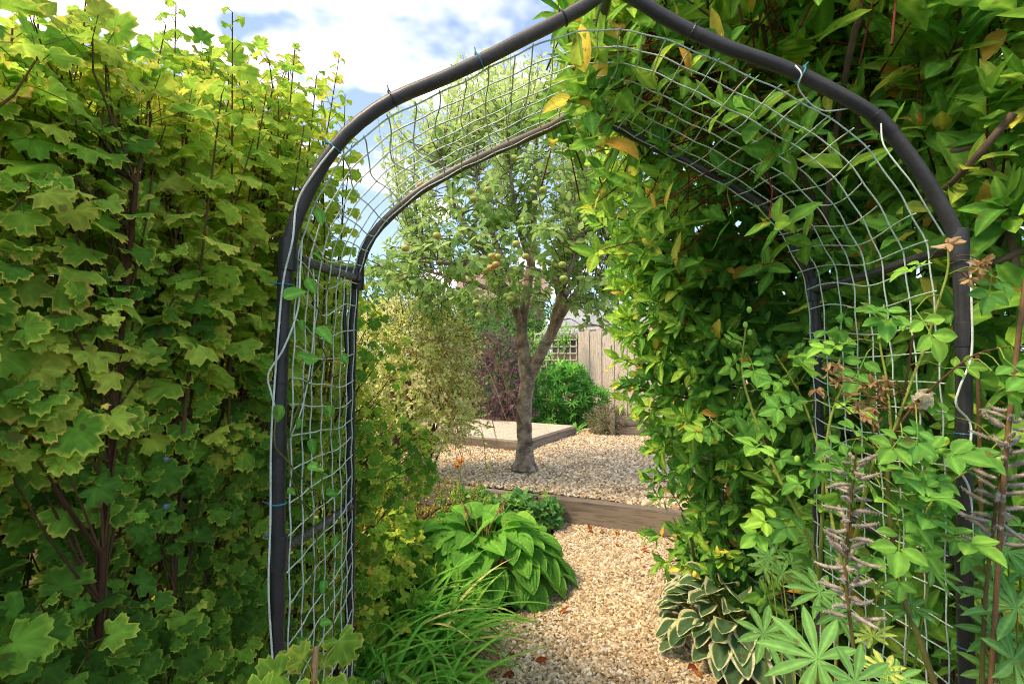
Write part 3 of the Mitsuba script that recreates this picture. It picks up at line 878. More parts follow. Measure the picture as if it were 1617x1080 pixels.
# deeper layers
n = 640
y = rng.uniform(.4, 1.9, n); z = rng.uniform(.03, .98, n) * (1.5 + .36 * y)
P2 = np.stack([rng.uniform(-1.45, -.9, n), y, z], -1)
currant(cb, '', P2, np.stack([.6 + 0 * y, -.5 + 0 * y, .6 + 0 * y], -1) + rng.normal(0, .3, (n, 3)), rng, stems, yl, (.06, .09), 5, T_CUR0)
n = 360
y = rng.uniform(.58, 1.8, n)
P3 = np.stack([-.64 - rng.uniform(0, .62, n), y, 1.5 + .42 * y + .18 * y * rng.random(n) ** 1.4 - .01 + .26 * np.clip(1.05 - y, 0, 1)], -1)
currant(cb, '', P3, np.stack([.3 + 0 * y, -.4 + 0 * y, .9 + 0 * y], -1) + rng.normal(0, .35, (n, 3)), rng, stems, lambda p: .55 + .9 * (meshkit.fbm(p * 3.2, 2, 27) - .5), (.06, .1), 5, T_CUR, 300, 1.1)
# tall shoots against the sky
shoots = [(20, 40, .80), (60, -10, .9), (135, 5, .95), (190, 60, 1.1), (165, 150, .85), (238, 95, 1.0), (262, 40, 1.25), (278, 8, 1.3), (330, 90, 1.35), (367, 20, 1.15), (350, 150, 1.0), (392, 90, 1.5), (420, 150, 1.2),
          (466, 72, 1.42), (440, 160, 1.35), (500, 120, 1.5), (536, 88, 1.6), (545, 150, 1.7), (90, 110, .8), (300, 180, 1.0), (480, 200, 1.35), (215, 190, .95), (120, 190, .8), (20, 150, .75), (400, 220, 1.15), (555, 230, 1.75), (510, 260, 1.6)]
for px, py, yy in shoots:
    tip = W(px, py, yy)
    b = np.array([tip[0] - rng.uniform(.0, .12), tip[1] + rng.normal(0, .05), 1.35])
    if b[0] > -.62 and yy < 1.9: b[0] = -.64
    L_ = tip[2] - b[2]
    p = spline([b, b + (tip - b) * .5 + rng.normal(0, .015, 3), tip], 20)
    v, f = tube(p, np.linspace(.0042, .0014, 20), 6)
    put(num(cb + '__shoot'), v, f, uvof('stem', .2 + .15 * meshkit.noise(v * 30, 2)), 'matte')
    m = int(L_ / .026)
    s = np.linspace(.12, 1.0, m)
    pos = np.stack([np.interp(s, np.linspace(0, 1, 20), p[:, q]) for q in range(3)], -1)
    az = np.arange(m) * 2.4 + rng.uniform(0, 6)
    size = np.where(s > .93, .022 + .05 * (1 - s), .066 - .026 * s) * rng.uniform(.8, 1.15, m)
    out = np.stack([np.cos(az), np.sin(az), .45 + .5 * s], -1)
    pe = pos + unit(out) * (size * .8)[:, None]
    a = np.clip(.30 + .16 * rng.random(m), 0, .6)
    leaves(cb, T_CUR, pe, out * np.array([1, 1, .1]) - UP * .25, unit(np.array([0, 0, 1.0]) + .45 * out * [1, 1, 0] + rng.normal(0, .25, (m, 3))), size, .95, 'currant', a, np.where(rng.random(m) < .5, .3, .1), .04, 1.1, rng.uniform(.3, 1.3, m) + (s > .86) * .8, .1, .05, rng=rng)
    mb = MB()
    for q, e in zip(pos, pe):
        mb.add(*tube(np.array([q, e]), .0009, 3, False), uvof('stem', .6))
    mb.put(num(cb + '__petioles'), 'matte', kind='stuff')
# a few bloomy berries
for px, py, yy in ((8, 467, .72), (521, 1020, 1.3), (188, 1018, .85), (262, 800, .95), (262, 725, .95), (420, 845, 1.15)):
    if px > 440: continue
    q = W(px, py, yy - .02)
    v = SPH[0] * .005 + q
    put(num(cb + '__berry'), v, SPH[1], uvof('berry', .45 + .3 * meshkit.noise(v * 300, 1)), 'matte')

# the second currant, behind the rear left pole
rng = np.random.default_rng(42)
cb2 = thing('currant_bush', 'smaller yellowing currant bush just behind the rear left pole of the arch', 'bush')
n = 640
lob = [(-.98, 2.05, 1.1, .50, .5, .65), (-.88, 2.15, 1.55, .40, .45, .42), (-1.02, 2.1, .45, .42, .45, .45), (-.60, 2.25, 1.05, .24, .3, .25)]
P, O = lobe_points(rng, lob, n, .22, .8)
O = O + np.array([.3, -.4, .35])
xy = np.stack([rng.uniform(-1.2, -.7, 16), rng.uniform(1.8, 2.4, 16)], -1)
stems = upright_stems(cb2, rng, xy, rng.uniform(1.4, 1.85, 16), (.009, .004), a=.15)
currant(cb2, '', P, O, rng, stems, lambda p: .45 + .9 * (meshkit.fbm(p * 3, 2, 17) - .5), (.05, .08), 6, T_CUR, 200)

# ------------------------------------------------------------------ evergreen shrubs on the right
def shrub(h, P, O, rng, L, k=8, tpl=T_LAN, wid=(.36, .48), most=300, gold=None, bright=1.0, red=.08, hold=None):
    ba, ax, nr, le, ci = clusters(rng, P, O + .22 * UP, k, (.35, 1.4), L, .011, .04, .25)
    g = gold(ba) if gold is not None else np.zeros(len(ba))
    cr = rng.normal(0, .07, len(P))[ci]
    a = np.clip(.13 + .30 * g + cr + rng.normal(0, .08, len(ba)), .0, .64)
    flip = rng.random(len(ba))
    a = np.where(flip < .030 * (1 + 2 * g), rng.uniform(.62, .92, len(ba)), a)
    leaves(h, tpl, ba, ax, nr, le, rng.uniform(*wid, len(ba)), 'shrub', a, 0.02, .07, bright * rng.uniform(.8, 1.15, len(ba)), rng.uniform(-.35, 1.0, len(ba)), rng.uniform(.0, .6, len(ba)), .07, 'leaf_gloss', most, rng=rng)
    # young red leaves at the heart of some whorls
    on = np.nonzero(rng.random(len(P)) < red)[0]
    if len(on):
        ba, ax, nr, le, ci = clusters(rng, P[on] + unit(O[on]) * .012, O[on], 4, (.15, .7), (L[0] * .3, L[0] * .55), .004, 0, .1)
        leaves(h, T_LAN0, ba, ax, nr, le, .24, 'shrub', rng.uniform(.78, 1.0, len(ba)), 0, 0, .9, .3, .3, 0, 'leaf_gloss', most)
    mb = MB()
    for p, o in zip(P, unit(O)):
        l = rng.uniform(.14, .28)
        q = [p - o * l + UP * -.10 * l, p - o * l * .5 - UP * .04 * l, p]
        if hold is not None:
            e_ = hold[int(np.argmin(np.linalg.norm(hold - p, axis=1) + .1 * rng.random(len(hold))))]
            q = [e_, e_ * .4 + p * .6 + UP * .06 + rng.normal(0, .02, 3), p - o * .04, p]
        v, f = tube(spline(q, 5), np.linspace(.0036, .0016, 5), 4, False)
        s = np.repeat(np.linspace(.05, 0.0, 5), 4)
        mb.add(v, f, uvof('redstem', np.repeat(np.linspace(.1, rng.uniform(.3, 1), 5), 4), rng.uniform(.7, 1.2)))
    mb.put(num(h + '__twigs'), 'matte', kind='stuff')


def limbs(h, rng, base, tips, r0, r1, name='branch', palette='wood', a=.45, wob=.06, sides=8):
    out = []
    for t in tips:
        t = np.asarray(t, float)
        m1 = base + (t - base) * .35 + UP * .12 * np.linalg.norm(t - base) + rng.normal(0, wob, 3)
        m2 = base + (t - base) * .7 + UP * .08 * np.linalg.norm(t - base) + rng.normal(0, wob, 3)
        p = spline([base + rng.normal(0, .03, 3) * [1, 1, 0], m1, m2, t], 22)
        v, f = tube(p, np.linspace(r0, r1, 22) * rng.uniform(.75, 1.2), sides)
        v = v + .12 * r0 * (meshkit.noise(v * 50, 4)[:, None] - .5)
        put(num(h + '__' + name), v, f, uvof(palette, np.clip(a + .5 * (meshkit.fbm(v * 14, 3, 3) - .5), 0, 1)), 'matte')
        out.append(p)
    return np.vstack(out)


rng = np.random.default_rng(51)
sh = thing('evergreen_shrub', 'big glossy evergreen shrub with orange tips right of the path behind the arch', 'shrub')
lob = [(2.0, 3.05, .95, 1.22, 1.1, 1.0), (1.95, 3.0, .45, 1.1, .95, .5), (1.75, 2.65, 1.9, 1.12, .95, .95), (1.62, 2.35, 2.75, 1.15, .85, .85), (1.05, 2.1, 2.95, .8, .7, .6), (1.45, 2.75, 1.5, .85, .8, .8), (1.25, 3.1, 2.1, .62, .6, .7), (1.0, 2.5, 2.35, .62, .6, .65), (1.0, 2.75, 1.85, .52, .55, .55), (.85, 2.0, 2.75, .58, .5, .4)]
P, O = lobe_points(rng, lob, 2700, .21, .9)
inside = (P[:, 1] < 1.62) & (P[:, 0] < .98) & (P[:, 2] < 2.32)
P, O = P[~inside], O[~inside]
O = O + np.array([-.10, -.25, .35])
gold = lambda p: np.clip(.75 * np.clip((1.25 - p[:, 0]) / .7, 0, 1) + .5 * np.clip((p[:, 2] - 2.0) / .8, 0, 1) + .8 * (meshkit.fbm(p * 2.2, 2, 5) - .5), 0, 1)  # noqa: E731
shrub(sh, P, O, rng, (.075, .125), 8, T_LAN, gold=gold, red=.12)
base = np.array([1.55, 2.75, .0])
limbs(sh, rng, base, [(.95, 2.6, 2.4), (1.2, 2.0, 2.7), (1.6, 2.1, 2.9), (1.9, 2.4, 2.8), (.8, 2.9, 1.5), (2.3, 2.6, 2.4), (1.15, 2.4, 1.6), (1.35, 1.95, 2.1), (1.6, 1.9, 1.9), (1.1, 2.7, .8), (1.35, 2.1, 1.3), (.7, 2.1, 2.9), (1.0, 1.9, 3.1)], .026, .007)
limbs(sh, rng, np.array([1.32, 2.85, .1]), [(.95, 2.75, .55), (1.2, 2.5, .6)], .022, .008, a=.55)

rng = np.random.default_rng(52)
sh2 = thing('evergreen_shrub', 'large-leaved evergreen shrub leaning over the right side of the arch at top right', 'shrub')
n = 780
y = rng.uniform(.82, 2.4, n); z = .5 + 2.5 * rng.random(n) ** .8
dep = np.minimum(rng.exponential(.22, n), .75)
x = np.maximum(1.06, 0) + .12 * (meshkit.fbm(np.stack([y * 3, z * 3, 0 * y], -1), 2, 3) - .4) + dep + .10 * np.clip(1.6 - z, 0, 1)
P = np.stack([x, y, z], -1)
O = np.stack([-.55 + 0 * x, -.55 + 0 * x, .45 + 0 * x], -1) + rng.normal(0, .35, (n, 3))
shrub(sh2, P, O, rng, (.095, .15), 7, T_LAN, (.33, .46), 300, lambda p: np.clip(.45 + .5 * np.clip((p[:, 2] - 1.75) / .6, 0, 1) + .7 * (meshkit.fbm(p * 2.2, 2, 9) - .5), 0, 1), red=.14)
n = 430
P = np.stack([rng.uniform(.16, 1.6, n), rng.uniform(1.12, 2.2, n), rng.uniform(2.33, 3.0, n)], -1)
P[:, 2] = np.maximum(P[:, 2], 2.30 + .25 * np.clip(.62 - P[:, 0], 0, 1) * (P[:, 1] < 1.3))
O = np.stack([-.25 + 0 * P[:, 0], -.35 + 0 * P[:, 0], .35 + 0 * P[:, 0]], -1) + rng.normal(0, .4, (n, 3))
shrub(sh2, P, O, rng, (.085, .145), 7, T_LAN, (.32, .46), 300, lambda p: np.clip(.5 + .7 * (meshkit.fbm(p * 2.2, 2, 9) - .4), 0, 1), red=.2)
base = np.array([1.5, 1.75, 0.0])
lp2 = limbs(sh2, rng, base, [(1.2, 1.3, 2.9), (1.35, 1.25, 2.6), (1.05, 1.6, 2.5), (.7, 1.5, 2.75), (.45, 1.6, 2.7), (1.25, 1.15, 2.1), (1.5, 1.2, 2.3), (1.7, 1.4, 2.7), (1.45, 1.2, 1.7), (1.25, 1.5, 1.9)], .020, .006, a=.35)
for pts in ([(1365, 10, 1.25), (1345, 70, 1.3), (1312, 260, 1.5), (1300, 420, 1.6)], [(1617, 470, 1.15), (1560, 250, 1.2), (1500, 240, 1.25)], [(1600, 180, 1.1), (1540, 250, 1.15), (1490, 300, 1.25), (1440, 330, 1.4)], [(1525, -20, 1.2), (1510, 90, 1.25), (1480, 200, 1.35)], [(1617, 395, 1.15), (1560, 420, 1.2), (1480, 450, 1.35)]):
    p = spline(W([q[0] for q in pts], [q[1] for q in pts], [q[2] for q in pts]), 24)
    v, f = tube(p, np.linspace(.009, .006, 24), 8)
    put(num(sh2 + '__branch'), v, f, uvof('wood', np.clip(.45 + .5 * (meshkit.fbm(v * 20, 3, 3) - .5), 0, 1)), 'matte')
# sprays that crowd in through the netting and past the apex
q = np.concatenate([np.stack([rng.uniform(905, 1000, 34), rng.uniform(-10, 215, 34), rng.uniform(1.12, 1.5, 34)], -1),
                    np.stack([rng.uniform(930, 1080, 26), rng.uniform(150, 400, 26), rng.uniform(1.6, 2.1, 26)], -1),
                    np.stack([rng.uniform(1010, 1500, 40), rng.uniform(30, 420, 40), rng.uniform(1.2, 1.55, 40)], -1)])
P = W(q[:, 0], q[:, 1], q[:, 2])
_f = W(q[:, 0], 0 * q[:, 1], q[:, 2])
P = P[(P[:, 2] > 1.72)]
O = np.stack([-.6 + 0 * P[:, 0], -.35 + 0 * P[:, 0], .15 + 0 * P[:, 0]], -1) + rng.normal(0, .4, (len(P), 3))
shrub(sh2, P, O, rng, (.07, .115), 6, T_LAN, (.38, .5), 300, lambda p: np.clip(.75 - .5 * np.clip((p[:, 0] - .35) / .4, 0, 1) + .6 * (meshkit.fbm(p * 3, 2, 19) - .5), 0, 1), 1.0, red=.35, hold=lp2)
# the single orange leaf that hangs out over the arch
leaves(sh2, T_LAN, W(905, 152, 1.3)[None], (W(855, 168, 1.28) - W(905, 152, 1.3))[None], [[-.2, -.9, .35]], .092, .5, 'shrub', .78, .06, -.05, 1.0, .5, .2, .02, 'leaf_gloss', 300, rng=rng)

# ------------------------------------------------------------------ apple tree
rng = np.random.default_rng(61)
at = thing('apple_tree', 'old apple tree with a forked lichen-grey trunk standing in the gravel', 'tree')
TY = 5.85


def bark_tube(key, p, r, sides=14, rough=.16, a=.45):
    v, f = tube(p, r, sides)
    cl = np.repeat(p, sides, 0)
    n = len(cl)
    dirv = v[:n] - cl
    nz = meshkit.fbm(v[:n] * np.array([34, 34, 13]), 4, 6)
    v[:n] = cl + dirv * (1 + rough * 2 * (nz[:, None] - .5))
    li = meshkit.fbm(v * np.array([16, 16, 11]) + 3, 4, 8)
    put(key, v, f, uvof('wood', np.clip(a + .34 + 1.7 * (li - .5) + .6 * (meshkit.noise(v * 70, 2) - .5), 0, 1), .85 + .3 * meshkit.noise(v * 25, 9)), 'matte')


def tpl_pts(pts): return W([q[0] for q in pts], [q[1] for q in pts], [q[2] for q in pts])


tr = spline(np.vstack([tpl_pts([(828, 741, TY), (829, 718, TY), (828, 680, TY), (828, 640, TY), (833, 600, TY), (827, 560, TY), (823, 510, TY)])]), 130)
s = np.linspace(0, 1, 130)
bark_tube(at + '__trunk', tr, np.interp(s, [0, .06, .2, .6, .68, .8, 1], [.155, .112, .086, .08, .086, .072, .065]), 32)
LIMB = [
    ([(836, 600, TY), (848, 570, TY - .02), (866, 535, TY - .1), (884, 498, TY - .2), (890, 470, TY - .2)], .07, .055),
    ([(884, 500, TY - .2), (905, 470, TY - .4), (940, 440, TY - .6), (985, 415, TY - .8)], .05, .02),
    ([(888, 480, TY - .2), (880, 440, TY), (888, 390, TY + .1), (900, 300, TY + .1), (905, 200, TY)], .05, .014),
    ([(890, 470, TY - .2), (920, 420, TY + .3), (945, 370, TY + .5), (965, 300, TY + .6)], .04, .014),
    ([(823, 512, TY), (830, 470, TY), (838, 420, TY + .1), (842, 360, TY + .1), (846, 260, TY), (850, 160, TY)], .065, .014),
    ([(822, 512, TY), (806, 470, TY - .25), (785, 440, TY - .6), (745, 420, TY - 1.0), (690, 415, TY - 1.3)], .05, .016),
    ([(822, 510, TY), (810, 450, TY + .2), (790, 400, TY + .3), (762, 330, TY + .2), (745, 220, TY)], .05, .013),
    ([(806, 470, TY - .25), (770, 455, TY - .1), (720, 440, TY), (660, 425, TY)], .035, .012),
    ([(785, 440, TY - .6), (760, 390, TY - .9), (720, 330, TY - 1.1), (690, 230, TY - 1.1)], .03, .01),
    ([(838, 420, TY + .1), (820, 360, TY - .4), (808, 290, TY - .7), (800, 190, TY - .8)], .035, .01),
    ([(866, 535, TY - .1), (880, 480, TY - .7), (900, 430, TY - 1.2), (915, 380, TY - 1.4)], .035, .012),
]
limb_p = []
for pts, r0, r1 in LIMB:
    p = spline(tpl_pts(pts), 40)
    bark_tube(num(at + '__limb'), p, np.linspace(r0, r1, 40), 10, .13, .5)
    limb_p.append(p)
# water shoots that stand up from the limbs, clothed with leaves
allp = np.vstack([p[8:] for p in limb_p[1:]])
TW = MB()
LB, LA, LN, LL = [], [], [], []
targets = [(rng.triangular(585, 800, 1030), rng.uniform(80, 330)) for _ in range(480)]
for px, py in targets:
    if px < 690 and py < 150 - (px - 690) * .1: py += 80
    yy = rng.uniform(4.5, 6.5)
    tip = W(px, py, yy)
    dd = np.linalg.norm((allp - tip) * [1, 1, .35], axis=1)
    q = allp[int(np.argmin(dd + rng.random(len(dd)) * .5))]
    if tip[2] < q[2] + .1: continue
    m = q * .55 + tip * .45 + np.array([tip[0] - q[0], tip[1] - q[1], 0]) * .22
    p = spline([q, m, tip], 16)
    TW.add(*tube(p, np.linspace(.0065, .002, 16), 5, False), uvof('wood', .6))
    ln = np.linalg.norm(tip - q)
    k = int(min(ln, 1.7) / .036)
    s = np.linspace(max(0.1, 1 - 1.5 / ln), 1, k)
    pos = np.stack([np.interp(s, np.linspace(0, 1, 16), p[:, c]) for c in range(3)], -1)
    az = np.arange(k) * 2.4 + rng.uniform(0, 6)
    o = np.stack([np.cos(az), np.sin(az), rng.uniform(.3, 1.0, k)], -1)
    LB.append(pos + unit(o) * .02); LA.append(o); LN.append(UP + .8 * rng.normal(0, .5, (k, 3)) - .3 * o); LL.append(rng.uniform(.08, .13, k) * (1 - .3 * s))
TW.put(num(at + '__shoots'), 'matte', kind='stuff')
TW = MB()
# leafy spurs round the lower limbs
lob = [(.45, 5.2, 2.50, .95, 1.0, .55), (-.55, 5.0, 2.36, .95, .95, .5), (-1.0, 5.2, 2.25, .5, .7, .45), (.92, 5.0, 2.22, .42, .7, .46), (-.1, 5.2, 2.95, 1.0, 1.0, .6), (.5, 5.6, 3.2, .7, .9, .6)]
P, O = lobe_points(rng, lob, 640, .30, .55)
gaps = meshkit.fbm(P * 1.7, 2, 31) > .40
P, O = P[gaps], O[gaps]
ba, ax, nr, le, ci = clusters(rng, P, O + np.array([0, 0, .1]), 8, (.4, 1.5), (.08, .125), .012, .6, .5)
for p in P:
    dq = np.linalg.norm(allp - p, axis=1)
    q = allp[int(np.argmin(dq + rng.random(len(dq)) * .3))]
    e_ = p + (q - p) * min(1.0, .2 / max(dq.min(), .05))
    TW.add(*tube(spline([e_, (p + e_) / 2 + UP * .03 + rng.normal(0, .02, 3), p], 6), np.linspace(.006, .0025, 6), 4, False), uvof('wood', .5))
TW.put(num(at + '__twigs'), 'matte', kind='stuff')
LB.append(ba); LA.append(ax); LN.append(nr); LL.append(le)
LB, LA, LN, LL = map(np.concatenate, (LB, LA, LN, LL))
n = len(LB)
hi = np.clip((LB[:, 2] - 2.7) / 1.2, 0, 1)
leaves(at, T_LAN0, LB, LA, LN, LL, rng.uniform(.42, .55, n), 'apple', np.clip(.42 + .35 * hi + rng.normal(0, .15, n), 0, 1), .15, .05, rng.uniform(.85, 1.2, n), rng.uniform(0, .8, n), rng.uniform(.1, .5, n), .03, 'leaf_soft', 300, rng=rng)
for px, py, yy, a in ((776, 405, 4.28, .55), (783, 418, 4.23, .7), (775, 423, 4.26, .8), (786, 406, 4.30, .35), (768, 428, 4.33, .3), (800, 468, 4.38, .2), (808, 465, 4.43, .15), (805, 472, 4.33, .25), (752, 478, 4.28, .2), (756, 498, 4.28, .1), (664, 293, 3.98, .75), (815, 385, 4.18, .5), (812, 250, 4.38, .3), (888, 418, 4.18, .3), (830, 405, 4.28, .4), (742, 302, 4.08, .3), (748, 315, 4.08, .4), (690, 372, 3.98, .5), (858, 300, 4.28, .3), (890, 440, 4.08, .2), (640, 392, 3.98, .4), (770, 300, 4.18, .35)):
    q = W(px, py, yy)
    v = SPH[0] * np.array([1.05, 1.05, .92])
    r2 = np.hypot(v[:, 0], v[:, 1])
    v[:, 2] -= np.where(v[:, 2] > 0, .35 * np.exp(-(r2 / .35) ** 2), -.2 * np.exp(-(r2 / .3) ** 2))
    w = v * .032 + q
    put(num(at + '__apple'), w, SPH[1], uvof('apple_fruit', np.clip(a + .35 * v[:, 0] + .5 * (meshkit.noise(w * 30, 3) - .5), 0, 1)), 'satin')

# ------------------------------------------------------------------ shrubs round the gravel
def small_shrub(key, label, cat, lob, n, k, L, palette, a, spread, tpl=T_LAN0, wid=(.4, .55), bsdf='leaf_soft', most=0, seed=1, depth=.22, base=None, stem=8, edge=.1, bright=1.0, rise=.3, twig=.18):
    rng = np.random.default_rng(seed)
    h = thing(key, label, cat)
    P, O = lobe_points(rng, lob, n, depth, .6)
    O = O + np.array([0, -.1, rise])
    ba, ax, nr, le, ci = clusters(rng, P, O, k, (.3, 1.4), L, L[1] * .25, .2, .35)
    m = len(ba)
    aa = np.clip(a + rng.normal(0, spread, m) + rng.normal(0, spread * .7, len(P))[ci], 0, 1)
    leaves(h, tpl, ba, ax, nr, le, rng.uniform(*wid, m), palette, aa, edge, .04, bright * rng.uniform(.8, 1.2, m), rng.uniform(-.1, .7, m), rng.uniform(.05, .4, m), .03, bsdf, most, rng=rng)
    mb = MB()
    twigs(mb, rng, P, O, rng.uniform(.6, 1.2, len(P)) * twig, .003, 'stem')
    mb.put(num(h + '__twigs'), 'matte', kind='stuff')
    c = np.array(lob)[:, :3].mean(0)
    b = np.array(base if base is not None else (c[0], c[1], .15))
    for i in range(stem):
        l = np.array(lob)[i % len(lob)]
        t = l[:3] + rng.normal(0, .35, 3) * l[3:]
        p = spline([b + rng.normal(0, .06, 3) * [1, 1, 0], (b + t) / 2 + rng.normal(0, .05, 3), t], 14)
        v, f = tube(p, np.linspace(.014, .005, 14), 6)
        put(num(h + '__stem'), v, f, uvof('stem', .12), 'matte')
    return h, rng, P, O


vs, rng, P, O = small_shrub('variegated_shrub', 'airy pale yellow variegated shrub with bare arching stems left of the apple tree', 'shrub',
    [(-1.06, 5.6, 1.5, .76, .6, .75), (-.92, 5.5, 1.05, .64, .55, .65), (-1.35, 5.7, 1.4, .6, .6, .85), (-.8, 5.5, 1.7, .4, .4, .55), (-.72, 5.7, 1.0, .40, .45, .5), (-1.25, 5.6, .65, .6, .5, .45)], 2100, 7, (.035, .062), 'variegated', .5, .16, seed=71, depth=.25, base=(-.95, 5.6, .18), edge=.22, wid=(.45, .6))
for i in range(44):      # bare arching stems that hang over on the right
    b = np.array([-.9 + rng.normal(0, .25), 5.45 + rng.normal(0, .2), 1.2 + rng.uniform(0, .6)])
    e = b + np.array([rng.uniform(.25, .75), rng.normal(-.1, .2), -rng.uniform(.4, 1.1)])
    m = (b + e) / 2 + np.array([.05, 0, rng.uniform(.15, .3)])
    v, f = tube(spline([b, m, e], 16), np.linspace(.005, .002, 16), 4)
    put(num(vs + '__arching_stem'), v, f, uvof('dry', np.full(len(v), rng.uniform(.2, .7))), 'matte')
# drooping spray in front of the deck
for pts in ([(700, 668, 5.1), (745, 672, 4.9), (762, 690, 4.85), (768, 740, 4.8)], [(700, 660, 5.1), (740, 664, 5.0), (782, 675, 4.95)]):
    p = spline(tpl_pts(pts), 26)
    put(num(vs + '__arching_stem'), *tube(p, .003, 4), uvof('stem', np.full(26 * 4 + 2, .1)), 'matte')
    m = 26
    o = np.stack([rng.normal(0, 1, m), rng.normal(0, .6, m), rng.normal(-.2, .5, m)], -1)
    leaves(vs, T_LAN0, p, o, UP + rng.normal(0, .4, (m, 3)), rng.uniform(.045, .065, m), .5, 'variegated', .15, .15, 0, 1, .3, .2, 0, 'leaf_soft', 0, rng=rng)
for px in (627, 652):
    p = spline([G(px, 752, .2), W(px - 2, 690, 5.2), W(px - 8, 600, 5.3)], 14)
    v, f = tube(p, np.linspace(.045, .03, 14), 9)
    put(num(vs + '__trunk'), v, f, uvof('wood', np.clip(.4 + .8 * (meshkit.fbm(v * 12, 3, 3) - .5), 0, 1)), 'matte')

small_shrub('barberry', 'dark purple-leaved barberry shrub behind the deck', 'shrub', [(-.2, 9.6, 1.15, .62, .5, .95), (-.05, 9.5, .7, .6, .5, .6), (-.4, 9.7, 1.5, .4, .4, .55), (.1, 9.6, 1.45, .42, .4, .55)], 620, 7, (.04, .065), 'purple', .5, .2, tpl=T_OVA0, wid=(.55, .75), seed=72)
small_shrub('mexican_orange', 'fresh green bushy shrub against the trellis behind the deck corner', 'shrub', [(1.0, 9.9, .75, .62, .5, .6), (1.35, 10.0, .6, .5, .45, .5), (.75, 9.8, .5, .45, .4, .4), (1.1, 9.9, .95, .4, .35, .35)], 420, 1, (.13, .18), 'green', .2, .25, tpl=T_FATS, wid=(.9, 1.0), seed=73, bsdf='leaf_gloss', most=120)
small_shrub('climber', 'loose pale green climber growing up the wooden trellis', 'climbing plant', [(.75, 10.9, 1.7, .5, .25, .55), (.4, 10.9, 1.4, .35, .25, .7), (1.15, 10.85, 1.95, .3, .2, .3)], 190, 6, (.05, .08), 'green', .6, .2, seed=74)
small_shrub('lavender', 'round grey-green lavender mound in front of the fence', 'shrub', [(1.62, 8.75, .38, .36, .34, .36), (1.8, 8.8, .35, .3, .3, .32)], 760, 9, (.04, .07), 'lavender', .55, .25, wid=(.16, .22), bright=1.5, seed=75, depth=.12, rise=.5, twig=.1)
k = thing('fern_plant', 'small dark green leafy plant at the right back corner of the deck', 'plant')
rng = np.random.default_rng(76)
for q, nn in (((1.12, 8.95, .2), 16), ((.5, 9.35, .2), 18)):
    az = rng.uniform(0, 6.28, nn)
    o = np.stack([np.cos(az), np.sin(az), rng.uniform(.5, 1.6, nn)], -1)
    leaves(k, T_STRAP, np.array(q) + rng.normal(0, .04, (nn, 3)) * [1, 1, 0], o, UP + 0 * o + .2 * rng.normal(0, 1, (nn, 3)), rng.uniform(.2, .42, nn), .1, 'green', .45, .1, 0, 1, rng.uniform(.6, 1.6, nn), .4, 0, rng=rng, most=40)
small_shrub('hedge', 'dense mid-green hedge closing the garden behind the deck', 'hedge', [(x, 12.2 + .3 * math.sin(x * 3), 1.1, .95, .8, 1.15 + .2 * math.sin(x * 5)) for x in np.arange(-7.5, .9, .85)], 3000, 5, (.07, .11), 'hedge', .5, .25, tpl=T_OVA0, wid=(.5, .7), seed=77, depth=.12, stem=18)
small_shrub('background_tree', 'leafy tree beyond the hedge left of the house roof', 'tree', [(-4.5, 17, 3.2, 1.8, 1.5, 1.7), (-3.0, 17.5, 2.6, 1.4, 1.3, 1.5), (-6.2, 17, 3.0, 1.6, 1.4, 1.8)], 1300, 6, (.12, .18), 'hedge', .6, .25, tpl=T_OVA0, wid=(.5, .7), seed=78, stem=6, base=(-4.4, 17, 0))
small_shrub('background_tree', 'round leafy tree in front of the distant house walls', 'tree', [(-.9, 14.5, 2.55, 1.2, .8, 1.0), (.45, 14.6, 2.6, 1.2, .8, .95), (-2.0, 14.6, 2.4, .9, .8, 1.0), (-.3, 14.4, 1.6, 1.6, .8, 1.1)], 1300, 6, (.09, .13), 'hedge', .75, .25, tpl=T_OVA0, wid=(.5, .7), seed=80, stem=6, base=(-.4, 14.6, 0))
small_shrub('background_tree', 'bushy tree beyond the shed at the right end of the fence', 'tree', [(4.6, 17, 2.8, 1.7, 1.5, 1.5), (2.9, 17.5, 2.5, 1.3, 1.3, 1.2)], 900, 6, (.12, .18), 'hedge', .7, .25, tpl=T_OVA0, wid=(.5, .7), seed=79, stem=6, base=(4.2, 17, 0))

# ------------------------------------------------------------------ plants of the lower bed
rng = np.random.default_rng(81)
ho = thing('hosta', 'big green hosta mound spilling over the left edge of the gravel path', 'plant')
c0 = np.array([-.19, 3.42, .09])
n = 158
az = np.arange(n) * 2.39996 + rng.normal(0, .12, n)
lev = np.sqrt(np.linspace(0.02, 1, n))                 # 0 heart, 1 skirt
rad = .05 + .35 * lev + rng.normal(0, .02, n)
hz = 0.26 * (1 - lev ** 2.0) + .06 + rng.normal(0, .02, n)
dirs = np.stack([np.cos(az), np.sin(az), np.zeros(n)], -1)
base = c0 + dirs * rad[:, None] * np.array([1.08, .85, 1]) + UP * hz[:, None]
axis = dirs * (.55 + .45 * lev)[:, None] + UP * (.62 - .95 * lev + rng.normal(0, .12, n))[:, None]
nr = UP * (.55 + .3 * lev)[:, None] + dirs * .55 + rng.normal(0, .14, (n, 3)) + UP * .25
Lh = rng.uniform(.19, .265, n) * (.72 + .34 * lev)
right = np.clip(dirs[:, 0] * .5 + .5, 0, 1)
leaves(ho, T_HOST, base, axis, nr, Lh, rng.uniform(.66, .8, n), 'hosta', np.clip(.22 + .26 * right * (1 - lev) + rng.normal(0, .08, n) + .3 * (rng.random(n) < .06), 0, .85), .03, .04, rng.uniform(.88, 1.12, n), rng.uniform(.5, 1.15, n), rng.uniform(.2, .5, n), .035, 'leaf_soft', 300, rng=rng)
mb = MB()
